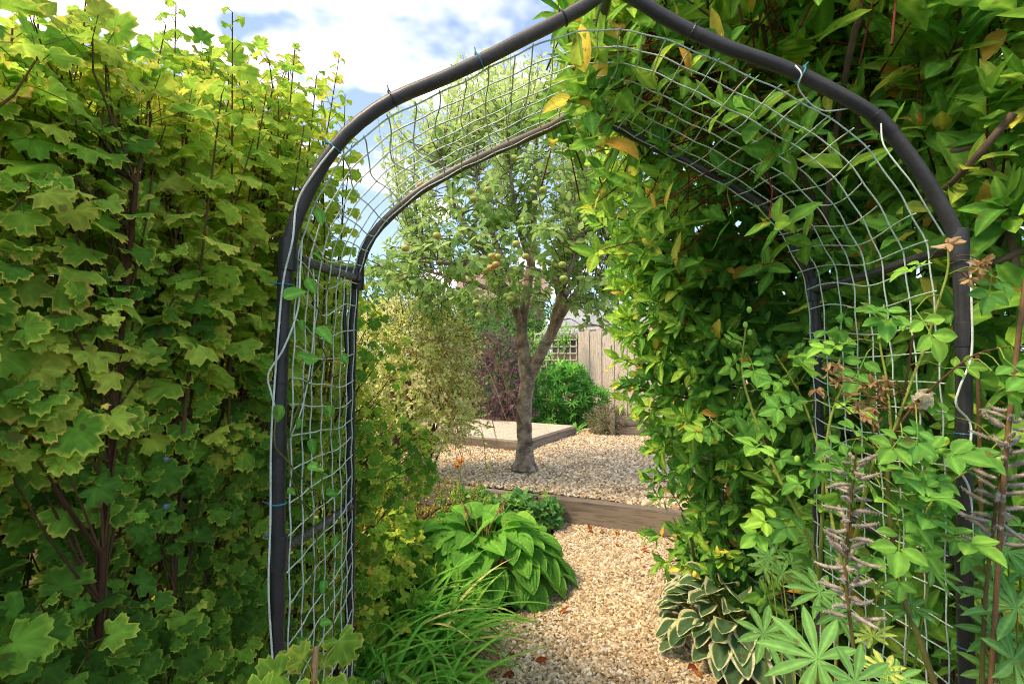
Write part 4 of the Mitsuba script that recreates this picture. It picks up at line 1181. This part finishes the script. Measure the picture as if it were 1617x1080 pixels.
for b, d_ in zip(base, dirs):
    put(num(ho + '__leaf_stalk'), *tube(spline([c0 * [1, 1, 0] + d_ * .04, c0 * [1, 1, 0] + (b - c0) * .6 + UP * .08, b], 7), .004, 5), uvof('stem', np.full(37, .7)), 'matte')
for px, py, top in ((797, 800, 790), (731, 800, 795), (770, 830, 815)):
    b = c0 + np.array([0, 0, .2])
    t = W(px, top, 3.35)
    p = spline([b, (b + t) / 2 + rng.normal(0, .01, 3), t], 14)
    put(num(ho + '__flower_stalk'), *tube(p, .003, 5), uvof('dry', np.full(14 * 5 + 2, .4)), 'matte')
    q = np.repeat(p[-5:], 5, 0) + rng.normal(0, .006, (25, 3))
    leaves(ho, T_LAN0, q, rng.normal(0, 1, (25, 3)) - UP * .5, UP, .035, .35, 'dry', .6, .2, 0, 1, .4, .3, 0, 'leaf_soft', 300, 'dry_bloom', rng=rng)

rng = np.random.default_rng(82)
hv = thing('hosta', 'dark green hosta with cream leaf margins at the right edge of the path', 'plant')
c0 = np.array([1.15, 2.72, .04])
n = 128
az = np.arange(n) * 2.39996 + rng.normal(0, .15, n)
lev = np.sqrt(np.linspace(.02, 1, n))
dirs = np.stack([np.cos(az), np.sin(az), np.zeros(n)], -1)
base = c0 + dirs * (.04 + .25 * lev)[:, None] + UP * (.26 * (1 - lev ** 2) + .04 + rng.normal(0, .012, n))[:, None]
axis = dirs * (.5 + .5 * lev)[:, None] + UP * (.75 - .95 * lev + rng.normal(0, .15, n))[:, None]
nr = UP * .75 + dirs * .35 + rng.normal(0, .2, (n, 3))
leaves(hv, T_CHOS, base, axis, nr, rng.uniform(.12, .175, n), rng.uniform(.6, .76, n), 'creamhosta', np.clip(.22 + rng.normal(0, .06, n), 0, .4), .66, -.03, rng.uniform(.9, 1.1, n), rng.uniform(.1, 1.1, n), rng.uniform(.2, .7, n), .07, 'leaf_soft', 300, rng=rng)
for b, d_ in zip(base, dirs):
    put(num(hv + '__leaf_stalk'), *tube(spline([c0 * [1, 1, 0] + d_ * .03, (c0 * [1, 1, 0] + b) / 2 + UP * .03, b], 6), .003, 4), uvof('stem', np.full(26, .7)), 'matte')

rng = np.random.default_rng(83)
dl = thing('daylily', 'clump of long strappy daylily leaves arching beside the arch foot', 'plant')
n = 280
base = np.stack([rng.uniform(-.78, -.30, n), rng.uniform(2.05, 2.95, n), 0 * np.zeros(n)], -1)
az = rng.normal(-.25, 1.25, n)
ele = rng.uniform(.95, 2.6, n)
axis = np.stack([np.cos(az), .8 * np.sin(az), ele], -1)
nr = -np.stack([np.cos(az), .8 * np.sin(az), 0 * az], -1) + UP * .3 + rng.normal(0, .15, (n, 3))
le = rng.uniform(.40, .74, n)
dead = rng.random(n) < .07
leaves(dl, T_STRAP, base, axis, nr, le, .025 / le * rng.uniform(.8, 1.25, n), 'lily', np.where(dead, .95, np.clip(.32 + rng.normal(0, .13, n), 0, .7)), .03, .06, rng.uniform(.85, 1.15, n), rng.uniform(.8, 2.3, n), .5, .0, 'leaf_gloss', 300, 'blade', rng=rng)
n = 46  # withered blades on the ground
base = np.stack([rng.uniform(-.6, -.12, n), rng.uniform(2.2, 2.9, n), rng.uniform(.02, .06, n)], -1)
az = rng.normal(-.6, 1.0, n)
leaves(dl, T_STRAP, base, np.stack([np.cos(az), np.sin(az), rng.uniform(-.05, .25, n)], -1), UP + rng.normal(0, .4, (n, 3)), rng.uniform(.2, .4, n), .035, 'dry', rng.uniform(.2, .9, n), .05, 0, 1, rng.uniform(.2, .9, n), .6, .03, 'leaf_soft', 300, 'withered_blade', rng=rng)
for pts, fl_ in (([(668, 835, 3.5), (700, 770, 3.5), (722, 735, 3.5)], 1), ([(690, 840, 3.4), (722, 780, 3.4), (728, 728, 3.4)], 1), ([(585, 800, 2.6), (584, 760, 2.6)], 0)):
    p = spline(tpl_pts(pts), 16)
    if p[0, 2] > .05: p = np.vstack([p[0] * [1, 1, 0], p])
    put(num(dl + '__flower_stalk'), *tube(p, .0035, 5), uvof('stem', np.full(len(p) * 5 + 2, .75)), 'matte')
    a6 = np.linspace(0, 6.28, 7)[:-1]
    o = np.stack([np.cos(a6), np.sin(a6), 1.0 + 0 * a6], -1)
    leaves(dl, T_LAN, np.repeat(p[-1:], 6, 0), o, UP - .3 * o, .045, .3, 'orange', .25, .1, .1, 1, 1.3, .2, .05, 'leaf_soft', 300, 'petal', rng=rng)
    leaves(dl, T_LAN, np.repeat(p[-1:] - UP * .02, 3, 0), rng.normal(0, .5, (3, 3)) + UP, [[0, -1, 0]], .055, .22, 'orange', .45, .1, .1, 1, .2, .6, 0, 'leaf_soft', 300, 'bud', rng=rng)

small_shrub('heather', 'low brownish small-leaved shrub behind the hosta on the left bed', 'shrub', [(-.75, 4.1, .3, .42, .35, .32), (-.45, 4.35, .26, .3, .3, .26), (-1.15, 4.0, .35, .4, .4, .36)], 620, 9, (.018, .03), 'currant', .42, .28, tpl=T_OVA0, seed=84, rise=.6, twig=.1)
small_shrub('cranesbill', 'dark blue-green ground cover leaves in front of the left sleeper', 'plant', [(.05, 4.55, .16, .36, .22, .17), (-.4, 4.75, .14, .3, .2, .16), (.28, 4.55, .12, .16, .15, .14)], 230, 3, (.05, .075), 'lupin', .25, .15, tpl=T_CUR0, wid=(.95, 1.05), seed=85, rise=1.0, twig=.1, most=60)
small_shrub('euonymus', 'small white-edged variegated shrub at the foot of the rear left pole', 'shrub', [(-.47, 1.86, .19, .13, .14, .15), (-.36, 1.9, .15, .12, .12, .13), (-.30, 1.92, .26, .06, .06, .08)], 95, 7, (.022, .036), 'creamhosta', .2, .05, tpl=T_EUO, wid=(.5, .65), seed=86, edge=.85, rise=.8, twig=.1, most=150, bright=1.1)
# low weedy leaves closing the shade at the foot of the arch on the left
small_shrub('undergrowth', 'shaded low green undergrowth below the left side of the arch', 'ground cover', [(-.9, 2.7, .35, .45, .6, .4), (-1.1, 3.3, .5, .5, .5, .5), (-.75, 3.2, .25, .35, .4, .28)], 420, 5, (.05, .085), 'currant', .28, .15, tpl=T_CUR0, wid=(.9, 1.0), seed=87, rise=.6, most=120)

# ------------------------------------------------------------------ climber on the left netting, vine in the corner
rng = np.random.default_rng(91)
bw = thing('bindweed', 'thin bindweed with heart-shaped leaves twining through the left netting', 'climbing plant')
for pts in ([(470, 1000, 1.12), (500, 850, 1.15), (455, 740, 1.05), (478, 620, 1.08), (520, 540, 1.2), (480, 430, 1.1), (505, 330, 1.1)], [(540, 1060, 1.3), (520, 930, 1.2), (540, 830, 1.25), (480, 760, 1.1), (435, 700, 1.0), (436, 640, 1.02)], [(500, 800, 1.15), (530, 620, 1.3), (500, 520, 1.2), (520, 450, 1.25)]):
    p = spline(tpl_pts(pts), 60)
    p = p + .008 * (np.stack([meshkit.noise(p * 25, q) for q in range(3)], -1) - .5)
    put(num(bw + '__stem'), *tube(p, .0016, 5), uvof('stem', np.full(302, .5)), 'matte')
hl = [(480, 568, 1.06, .055), (500, 517, 1.04, .05), (446, 640, 1.02, .05), (470, 660, 1.05, .05), (486, 735, 1.0, .06), (492, 692, 1.08, .045), (448, 470, 1.02, .05), (476, 505, 1.05, .04), (530, 845, 1.18, .045), (513, 915, 1.15, .045), (505, 985, 1.12, .05), (492, 400, 1.06, .045), (500, 330, 1.08, .04), (470, 560, 1.03, .045), (520, 640, 1.2, .04), (455, 770, 1.02, .04), (540, 560, 1.3, .045), (470, 1010, 1.1, .045), (485, 440, 1.05, .05), (515, 780, 1.15, .04)]
b = np.array([W(x, y, d) for x, y, d, s in hl]); n = len(b)
leaves(bw, T_HEART, b, np.stack([rng.normal(.3, .5, n), rng.normal(-.1, .3, n), rng.normal(-.55, .4, n)], -1), np.array([.15, -.75, .5]) + rng.normal(0, .3, (n, 3)), np.array([s for *_, s in hl]) * rng.uniform(.5, .95, n), rng.uniform(.5, .7, n), 'green', rng.uniform(.3, .7, n), .02, .1, 1.0, rng.uniform(.1, .8, n), rng.uniform(.1, .5, n), .03, 'leaf_soft', 60, rng=rng)

vn = thing('grape_vine', 'young vine with broad toothed leaves and a pinkish stem at the bottom left', 'climbing plant')
p = spline(tpl_pts([(494, 1120, .80), (496, 1080, .80), (498, 1020, .82)]), 10)
put(vn + '__stem', *tube(p, .0052, 8), uvof('dry', np.full(82, .55)), 'matte')
b = np.array([W(440, 1068, .74), W(536, 1012, .85), W(506, 1090, .78), W(478, 1040, .80), W(455, 1105, .7), W(415, 1100, .66), W(545, 1095, .85), W(455, 1050, .9)])
n = len(b)
leaves(vn, T_VINE, b, np.stack([np.array([-.7, .5, .8, -.4, .2, -.5, .5, .2]), rng.normal(-.3, .2, n), np.array([-.2, -.55, -.1, .5, -.4, -.3, -.4, .6])], -1), np.array([0, -.55, .8]) + rng.normal(0, .18, (n, 3)), [.046, .044, .046, .03, .05, .046, .042, .032], 1.05, 'currant', [.22, .26, .24, .4, .2, .22, .18, .28], .30, .12, .9, .7, .2, .08, 'leaf_soft', 60, rng=rng)
for q in b[:4]:
    put(num(vn + '__leaf_stalk'), *tube(spline([p[4], (p[4] + q) / 2 + UP * .01, q], 6), .0014, 4), uvof('stem', np.full(26, .8)), 'matte')

# ------------------------------------------------------------------ rose bush in front of the right netting
rng = np.random.default_rng(101)
ro = thing('rose_bush', 'sprawling rose bush with spent brown blooms in front of the right netting', 'rose bush')
CANES = [
    ([(1262, 1180, 1.25), (1300, 1010, 1.22), (1294, 917, 1.2), (1275, 844, 1.2), (1229, 752, 1.22), (1192, 660, 1.28), (1172, 585, 1.35), (1178, 515, 1.35)], .0058, .0025, .75),
    ([(1294, 917, 1.2), (1298, 830, 1.15), (1302, 740, 1.12), (1312, 660, 1.12), (1335, 600, 1.15)], .005, .002, .7),
    ([(1490, 1120, .98), (1452, 1010, .98), (1420, 924, 1.0), (1409, 848, 1.0), (1402, 760, 1.0), (1408, 690, 1.0)], .0062, .003, .45),
    ([(1408, 690, 1.0), (1440, 600, 1.0), (1462, 545, 1.0), (1478, 490, .98), (1496, 430, .97), (1497, 386, .97)], .003, .0018, .85),
    ([(1408, 690, 1.0), (1440, 645, .98), (1495, 592, .97), (1540, 560, .96), (1590, 548, .95)], .0026, .0014, .15),
    ([(1400, 770, 1.0), (1425, 640, 1.03), (1442, 530, 1.05)], .003, .002, .12),
    ([(1345, 880, 1.08), (1362, 800, 1.02), (1375, 740, 1.0), (1395, 700, 1.0)], .005, .003, .8),
    ([(1420, 924, 1.0), (1450, 830, .98), (1490, 770, .97), (1540, 735, .96), (1575, 700, .94)], .003, .0015, .8),
    ([(1229, 752, 1.22), (1200, 720, 1.3), (1160, 690, 1.42), (1120, 660, 1.55)], .003, .0016, .7),
    ([(1340, 930, 1.08), (1318, 840, 1.1), (1290, 700, 1.2), (1262, 620, 1.3), (1225, 560, 1.4)], .0036, .0018, .7),
    ([(1408, 690, 1.0), (1400, 600, 1.05), (1390, 540, 1.08), (1400, 500, 1.08)], .003, .0018, .75),
]
cp_ = []
for pts, r0, r1, a in CANES:
    p = spline(tpl_pts(pts), 40)
    v, f = tube(p, np.linspace(r0, r1, 40), 7)
    put(num(ro + '__cane'), v, f, uvof('stem', np.clip(a + .3 * (meshkit.fbm(v * 20, 2, 4) - .5), 0, 1)), 'matte')
    cp_.append(p[6:] if pts[0][1] > 900 else p)
allc = np.vstack(cp_)
spots = [(1430, 530, .98), (1385, 560, 1.0), (1405, 505, 1.05), (1450, 545, 1.0), (1465, 500, 1.0), (1460, 420, 1.0), (1340, 520, 1.1), (1365, 500, 1.1), (1200, 545, 1.3), (1170, 600, 1.35), (1150, 640, 1.4), (1130, 690, 1.5), (1215, 640, 1.25), (1250, 620, 1.25), (1262, 660, 1.2), (1230, 700, 1.2), (1210, 735, 1.25),
         (1255, 740, 1.15), (1240, 790, 1.2), (1290, 730, 1.12), (1320, 690, 1.1), (1345, 760, 1.02), (1370, 700, 1.0), (1330, 650, 1.1), (1390, 790, .98), (1360, 770, .96), (1420, 760, .97), (1400, 850, .95), (1420, 830, .95), (1460, 790, .96), (1475, 830, .95), (1465, 760, .95), (1470, 745, .96), (1440, 735, .95), (1475, 715, .95), (1490, 660, .96), (1475, 690, .97), (1440, 690, .96), (1300, 560, 1.2), (1270, 560, 1.3), (1185, 690, 1.3), (1215, 820, 1.2), (1280, 800, 1.15), (1160, 560, 1.4), (1240, 580, 1.3), (1600, 560, .95), (1575, 580, .95), (1455, 580, 1.0), (1572, 430, .98)]
LB, LA, LN, LL = [], [], [], []
mb = MB()
for px, py, d_ in spots:
    for q in range(1 if 1300 < px < 1520 and py < 680 else 2):
        b = W(px + rng.normal(0, 14), py + rng.normal(0, 14), d_ + rng.normal(0, .04))
        c = allc[int(np.argmin(np.linalg.norm(allc - b, axis=1) + .02 * rng.random(len(allc))))]
        ax = unit(b - c + 1e-4) * .5 + np.array([rng.normal(0, .45), -.25, rng.normal(-.25, .35)])
        mb.add(*tube(spline([c, (b + c) / 2 + UP * .012, b], 5), .0011, 4, False), uvof('stem', .8))
        LB.append(b); LA.append(ax); LN.append(np.array([0, -.65, .75]) + rng.normal(0, .25, 3)); LL.append(rng.uniform(.07, .112))
mb.put(ro + '__petioles', 'matte', kind='stuff')
n = len(LB)
LB = np.array(LB)
yel = np.clip((1250 - project(LB)[0]) / 160, 0, 1)
leaves(ro, T_ROSE, LB, LA, LN, LL, 1.0, 'rose', np.clip(.22 + .22 * (rng.random(n) < .35) + .12 * yel + rng.normal(0, .08, n), 0, .8), .03, .07, rng.uniform(.85, 1.15, n), rng.uniform(.1, .9, n), .1, .02, 'leaf_gloss', 300, rng=rng)


def spent(px, py, d_, s=.016, a=.3):
    c = W(px, py, d_)
    m = 9
    o = rng.normal(0, 1, (m, 3)); o[:, 2] -= .3
    leaves(ro, T_LAN0, np.repeat(c[None], m, 0), o, rng.normal(0, 1, (m, 3)), rng.uniform(.7, 1.3, m) * s, .45, 'dry', rng.uniform(a - .2, a + .25, m), .1, .1, 1, rng.uniform(-1, 1.5, m), .5, .1, 'leaf_soft', 300, 'spent_bloom', rng=rng)
    e = allc[int(np.argmin(np.linalg.norm(allc - c, axis=1)))]
    put(num(ro + '__bloom_stalk'), *tube(spline([e, (e + c) / 2 + UP * .01, c], 6), .0011, 4), uvof('stem', np.full(26, .3)), 'matte')


for px, py in ((1308, 585), (1322, 602), (1330, 598), (1290, 615), (1345, 625), (1362, 612), (1375, 606), (1388, 625), (1400, 600), (1380, 645), (1365, 655), (1384, 668), (1405, 640), (1320, 575), (1392, 612), (1355, 638), (1372, 632), (1440, 640), (1448, 645)):
    spent(px, py, 1.0 + rng.normal(0, .03), .017, .5)
spent(1497, 384, .97, .026, .65)
for px, py in ((1545, 420), (1550, 412), (1556, 420), (1530, 440)):
    spent(px, py, .96, .022, .6)
c = W(1448, 634, .985)
az = np.array([1.2, 1.75, 2.3, 2.9, .5, .0, -.5, -1.2, 3.7, 1.5])
n = len(az)
o = np.stack([np.cos(az), -.35 + rng.normal(0, .2, n), np.sin(az)], -1)
leaves(ro, simple(lambda t: .22 + .8 * math.sin(math.pi * min(t * .62 + .02, 1)) ** .8, 7, (-1, -.6, -.2, .2, .6, 1)), np.repeat(c[None], n, 0) + rng.normal(0, .002, (n, 3)), o, np.array([0, -1, .3]) + rng.normal(0, .25, (n, 3)), np.array([.034, .036, .03, .022, .024, .026, .022, .016, .018, .026]), .85, 'petal', rng.uniform(.1, .5, n), .10, 0, rng.uniform(.85, 1.05, n), rng.uniform(-.9, -.1, n), rng.uniform(.1, .5, n), .16, 'leaf_soft', 300, 'petal', rng=rng)
spent(1446, 640, .968, .012, .35)
for px, py, d_ in ((1259, 724, 1.15), (1177, 512, 1.35), (1184, 524, 1.35), (1183, 488, 1.35), (1474, 780, .95), (1578, 727, .93), (1240, 604, 1.25)):
    q = W(px, py, d_)
    v = SPH[0] * np.array([.0065, .0065, .011]) * (1 - .35 * np.clip(SPH[0][:, 2:], 0, 1)) + q
    put(num(ro + '__bud'), v, SPH[1], uvof('rose', np.full(len(v), .55), .8), 'matte')

# ------------------------------------------------------------------ lupins
def lupin(label, base, leaf_spots, stalks, seed):
    rng = np.random.default_rng(seed)
    h = thing('lupin', label, 'plant')
    b = np.array([W(x, y, d_) for x, y, d_, *_ in leaf_spots]); n = len(b)
    R = np.array([q[3] for q in leaf_spots])
    fac = np.array([0, -.55, .8]) + rng.normal(0, .22, (n, 3))
    az = rng.uniform(0, 6.28, n)
    leaves(h, T_LUPN, b, np.stack([np.cos(az), .6 * np.sin(az), -.2 + .3 * np.sin(az)], -1), fac, R, 1.0, 'lupin', np.clip([q[4] if len(q) > 4 else .3 + rng.normal(0, .08) for q in leaf_spots], 0, 1), .04, .09, rng.uniform(.9, 1.1, n), .25, .0, 0, 'leaf_soft', 120, rng=rng)
    for q in b:
        s = np.array(base) + rng.normal(0, .03, 3) * [1, 1, 0]
        put(num(h + '__leaf_stalk'), *tube(spline([s, s * [.4, .4, 0] + q * [.6, .6, .55], q], 12), .0019, 5), uvof('stem', np.full(62, .72)), 'matte')
    for pts, p0, p1, npod, r in stalks:
        p = spline(tpl_pts(pts), 60)
        v, f = tube(p, np.linspace(r, r * .45, 60), 7)
        put(num(h + '__flower_stalk'), v, f, uvof('stem', np.clip(.5 - .42 * np.linspace(0, 1, len(v)) + .1 * meshkit.noise(v * 40, 3), 0, 1)), 'matte')
        for k in range(npod):
            t = p0 + (p1 - p0) * (k + rng.random()) / npod
            c = np.array([np.interp(t, np.linspace(0, 1, 60), p[:, j]) for j in range(3)])
            a = k * 2.4 + rng.normal(0, .3)
            o = unit(np.array([math.cos(a), math.sin(a), rng.normal(.3, .3)]))
            L = rng.uniform(.034, .054)
            side = unit(np.cross(o, UP)); upv = np.cross(side, o)
            s = np.linspace(0, 1, 9)
            bend = rng.uniform(-.2, .35)
            line = c + o * (.006 + L * s)[:, None] + upv * (bend * L * (s - .5) ** 2 * 1.6)[:, None]
            rad = .0038 * np.sin(np.pi * (.12 + .80 * s)) ** .6
            v, f = tube(line, rad, 8)
            v = line.repeat(8, 0).tolist() + [line[0], line[-1]] + (v - np.vstack([line.repeat(8, 0), line[:1], line[-1:]])) * (1 + 0 * v) if False else v
            mb = MB().add(v, f, uvof('pod', np.clip(.42 + .5 * (meshkit.noise(v * 150, 2) - .5), 0, 1)))
            # silky hairs that stand off the pod
            m = 110
            i = rng.integers(0, 72, m)
            hp = v[i]
            hd = unit(hp - line[i // 8] + o * .002 + rng.normal(0, .0012, (m, 3)))
            ht = unit(np.cross(hd, rng.normal(0, 1, (m, 3)))) * .00032
            tri = np.stack([hp - ht, hp + ht, hp + hd * rng.uniform(.0022, .0042, (m, 1))], 1).reshape(-1, 3)
            mb.add(tri, np.arange(3 * m).reshape(-1, 3), uvof('pod', .85))
            mb.put(num(h + '__seed_pod'), 'matte')


lupin('lupin with a spike of hairy grey seed pods in front of the netting', (.70, 1.12, 0),
      [(1291, 1040, .93, .098, .35), (1205, 1000, 1.12, .085, .33), (1235, 905, 1.3, .06), (1215, 880, 1.35, .055), (1295, 935, 1.1, .07), (1385, 930, 1.0, .05, .6), (1378, 1005, 1.0, .05, .7), (1320, 970, 1.05, .06), (1350, 1075, .85, .075), (1400, 1060, .9, .05, .75), (1470, 900, 1.0, .055), (1440, 960, 1.0, .06), (1330, 890, 1.15, .055), (1415, 1075, .88, .06)],
      [([(1362, 1180, .99), (1350, 1040, .98), (1338, 940, .98), (1338, 860, .98), (1345, 780, .98), (1352, 715, 1.0)], .42, .98, 46, .0042)], 111)
lupin('lupin with dry seed pods standing right of the front right pole', (1.0, .98, 0),
      [(1590, 870, 1.0, .09, .3), (1605, 960, .95, .09, .3), (1560, 920, 1.05, .07), (1600, 1040, .92, .09, .28), (1570, 1000, 1.0, .07), (1550, 860, 1.1, .07), (1610, 905, 1.0, .08), (1575, 1065, .98, .08), (1612, 830, 1.05, .07)],
      [([(1548, 1150, .97), (1553, 1000, .96), (1562, 880, .95), (1575, 790, .95), (1590, 700, .94), (1600, 640, .94)], .55, .98, 46, .0045)], 112)
rng = np.random.default_rng(113)
lupin('young lupin tuft between the cream-edged hosta and the shrub', (1.0, 1.75, 0), [(1225, 870, 1.75, .09), (1205, 895, 1.75, .08), (1250, 890, 1.7, .08), (1265, 915, 1.7, .07), (1300, 880, 1.6, .08), (1290, 850, 1.65, .07)], [], 113)
for label, pts in (('tall brown dry stem at the right border beside the lupin', [(1560, 1150, .93), (1585, 760, .93), (1605, 560, .93), (1620, 440, .93)]), ('thin brown dry stem just right of the front right pole', [(1548, 760, 1.12), (1546, 660, 1.12), (1543, 560, 1.12)]), ('short brown dry stump stem low at the right border', [(1570, 1150, .97), (1572, 1000, .97), (1575, 965, .97)])):
    k = thing('dry_stem', label, 'dry stem')
    p = spline(tpl_pts(pts), 20)
    p = np.vstack([[p[0, 0], p[0, 1], 0], p])
    put(k, *tube(p, .0042, 6), uvof('stem', np.full(21 * 6 + 2, .22), 1.5), 'matte')

# ------------------------------------------------------------------ fallen leaves
rng = np.random.default_rng(121)
FALLEN = [(936, 838, 'at the foot of the sleeper near its left end'), (950, 842, 'just right of another below the sleeper'), (975, 840, 'alone below the middle of the sleeper'), (1025, 895, 'on the open gravel left of the evergreen shrub'),
          (735, 1012, 'largest of the heap beside the daylily leaves'), (742, 998, 'uppermost of the heap beside the daylily leaves'), (756, 1020, 'nearest to the path in the heap beside the daylily'), (726, 1030, 'lowest of the heap beside the daylily leaves'),
          (1098, 1050, 'upper one left below the cream-edged hosta'), (1108, 1068, 'lower one left below the cream-edged hosta'), (985, 906, 'in the middle of the path below the sleeper'), (1064, 868, 'under the skirt of the evergreen shrub by the sleeper end'),
          (1068, 1016, 'touching the left side of the cream-edged hosta'), (884, 968, 'below the right skirt of the green hosta'), (1040, 985, 'on the path left of the cream-edged hosta'), (845, 1042, 'alone on the near part of the path')]
for px, py, where in FALLEN:
    q = G(px, py, .030)
    k = thing('fallen_leaf', 'reddish brown fallen leaf ' + where, 'fallen leaf', 'fallen leaves on the gravel path')
    a = rng.uniform(0, 6.28)
    L0 = len(LEAVES)
    v = leaves(k, T_LAN, q[None], [[math.cos(a), math.sin(a), rng.normal(.1, .1)]], [[rng.normal(0, .3), rng.normal(0, .3), 1]], rng.uniform(.05, .085), .45, 'orange', rng.uniform(.45, 1.0), .1, -.1, .9, rng.uniform(-.9, .9), .5, .05, rng=rng)
    h_, p_, vv, ff, uu, bb, mm, _ = LEAVES.pop()
    put(k, vv[0], ff, uu[0], bb)
n = 420
bx = np.concatenate([np.stack([rng.uniform(-.35, 0, 22), rng.uniform(2.3, 2.8, 22)], -1), np.stack([rng.normal(.95, .12, 26), rng.uniform(2.6, 4.1, 26)], -1), np.stack([rng.uniform(.4, 1.5, 12), rng.normal(4.45, .08, 12)], -1),np.stack([rng.uniform(.95, 2.2, n // 2), rng.uniform(1.4, 3.6, n // 2)], -1), np.stack([rng.uniform(-1.0, -.2, n // 4), rng.uniform(1.5, 4.0, n // 4)], -1), np.stack([rng.uniform(.7, 1.3, n // 4), rng.uniform(.7, 1.6, n // 4)], -1)])
m = len(bx)
a = rng.uniform(0, 6.28, m)
leaves('leaf_litter', T_LAN, np.c_[bx, np.full(m, .02)], np.stack([np.cos(a), np.sin(a), rng.normal(.1, .1, m)], -1), UP + rng.normal(0, .3, (m, 3)), rng.uniform(.035, .085, m), .42, 'orange', rng.uniform(.5, 1, m), .1, -.1, .8, rng.uniform(-.9, .9, m), .5, .05, most=0, rng=rng)
h_, p_, vv, ff, uu, bb, mm, _ = LEAVES.pop()
put('leaf_litter', vv.reshape(-1, 3), (ff[None] + (np.arange(m) * vv.shape[1])[:, None, None]).reshape(-1, 3), uu.reshape(-1, 2), bb, label='brown leaf litter on the soil under the shrubs', category='leaf litter', kind='stuff')

flush_leaves()
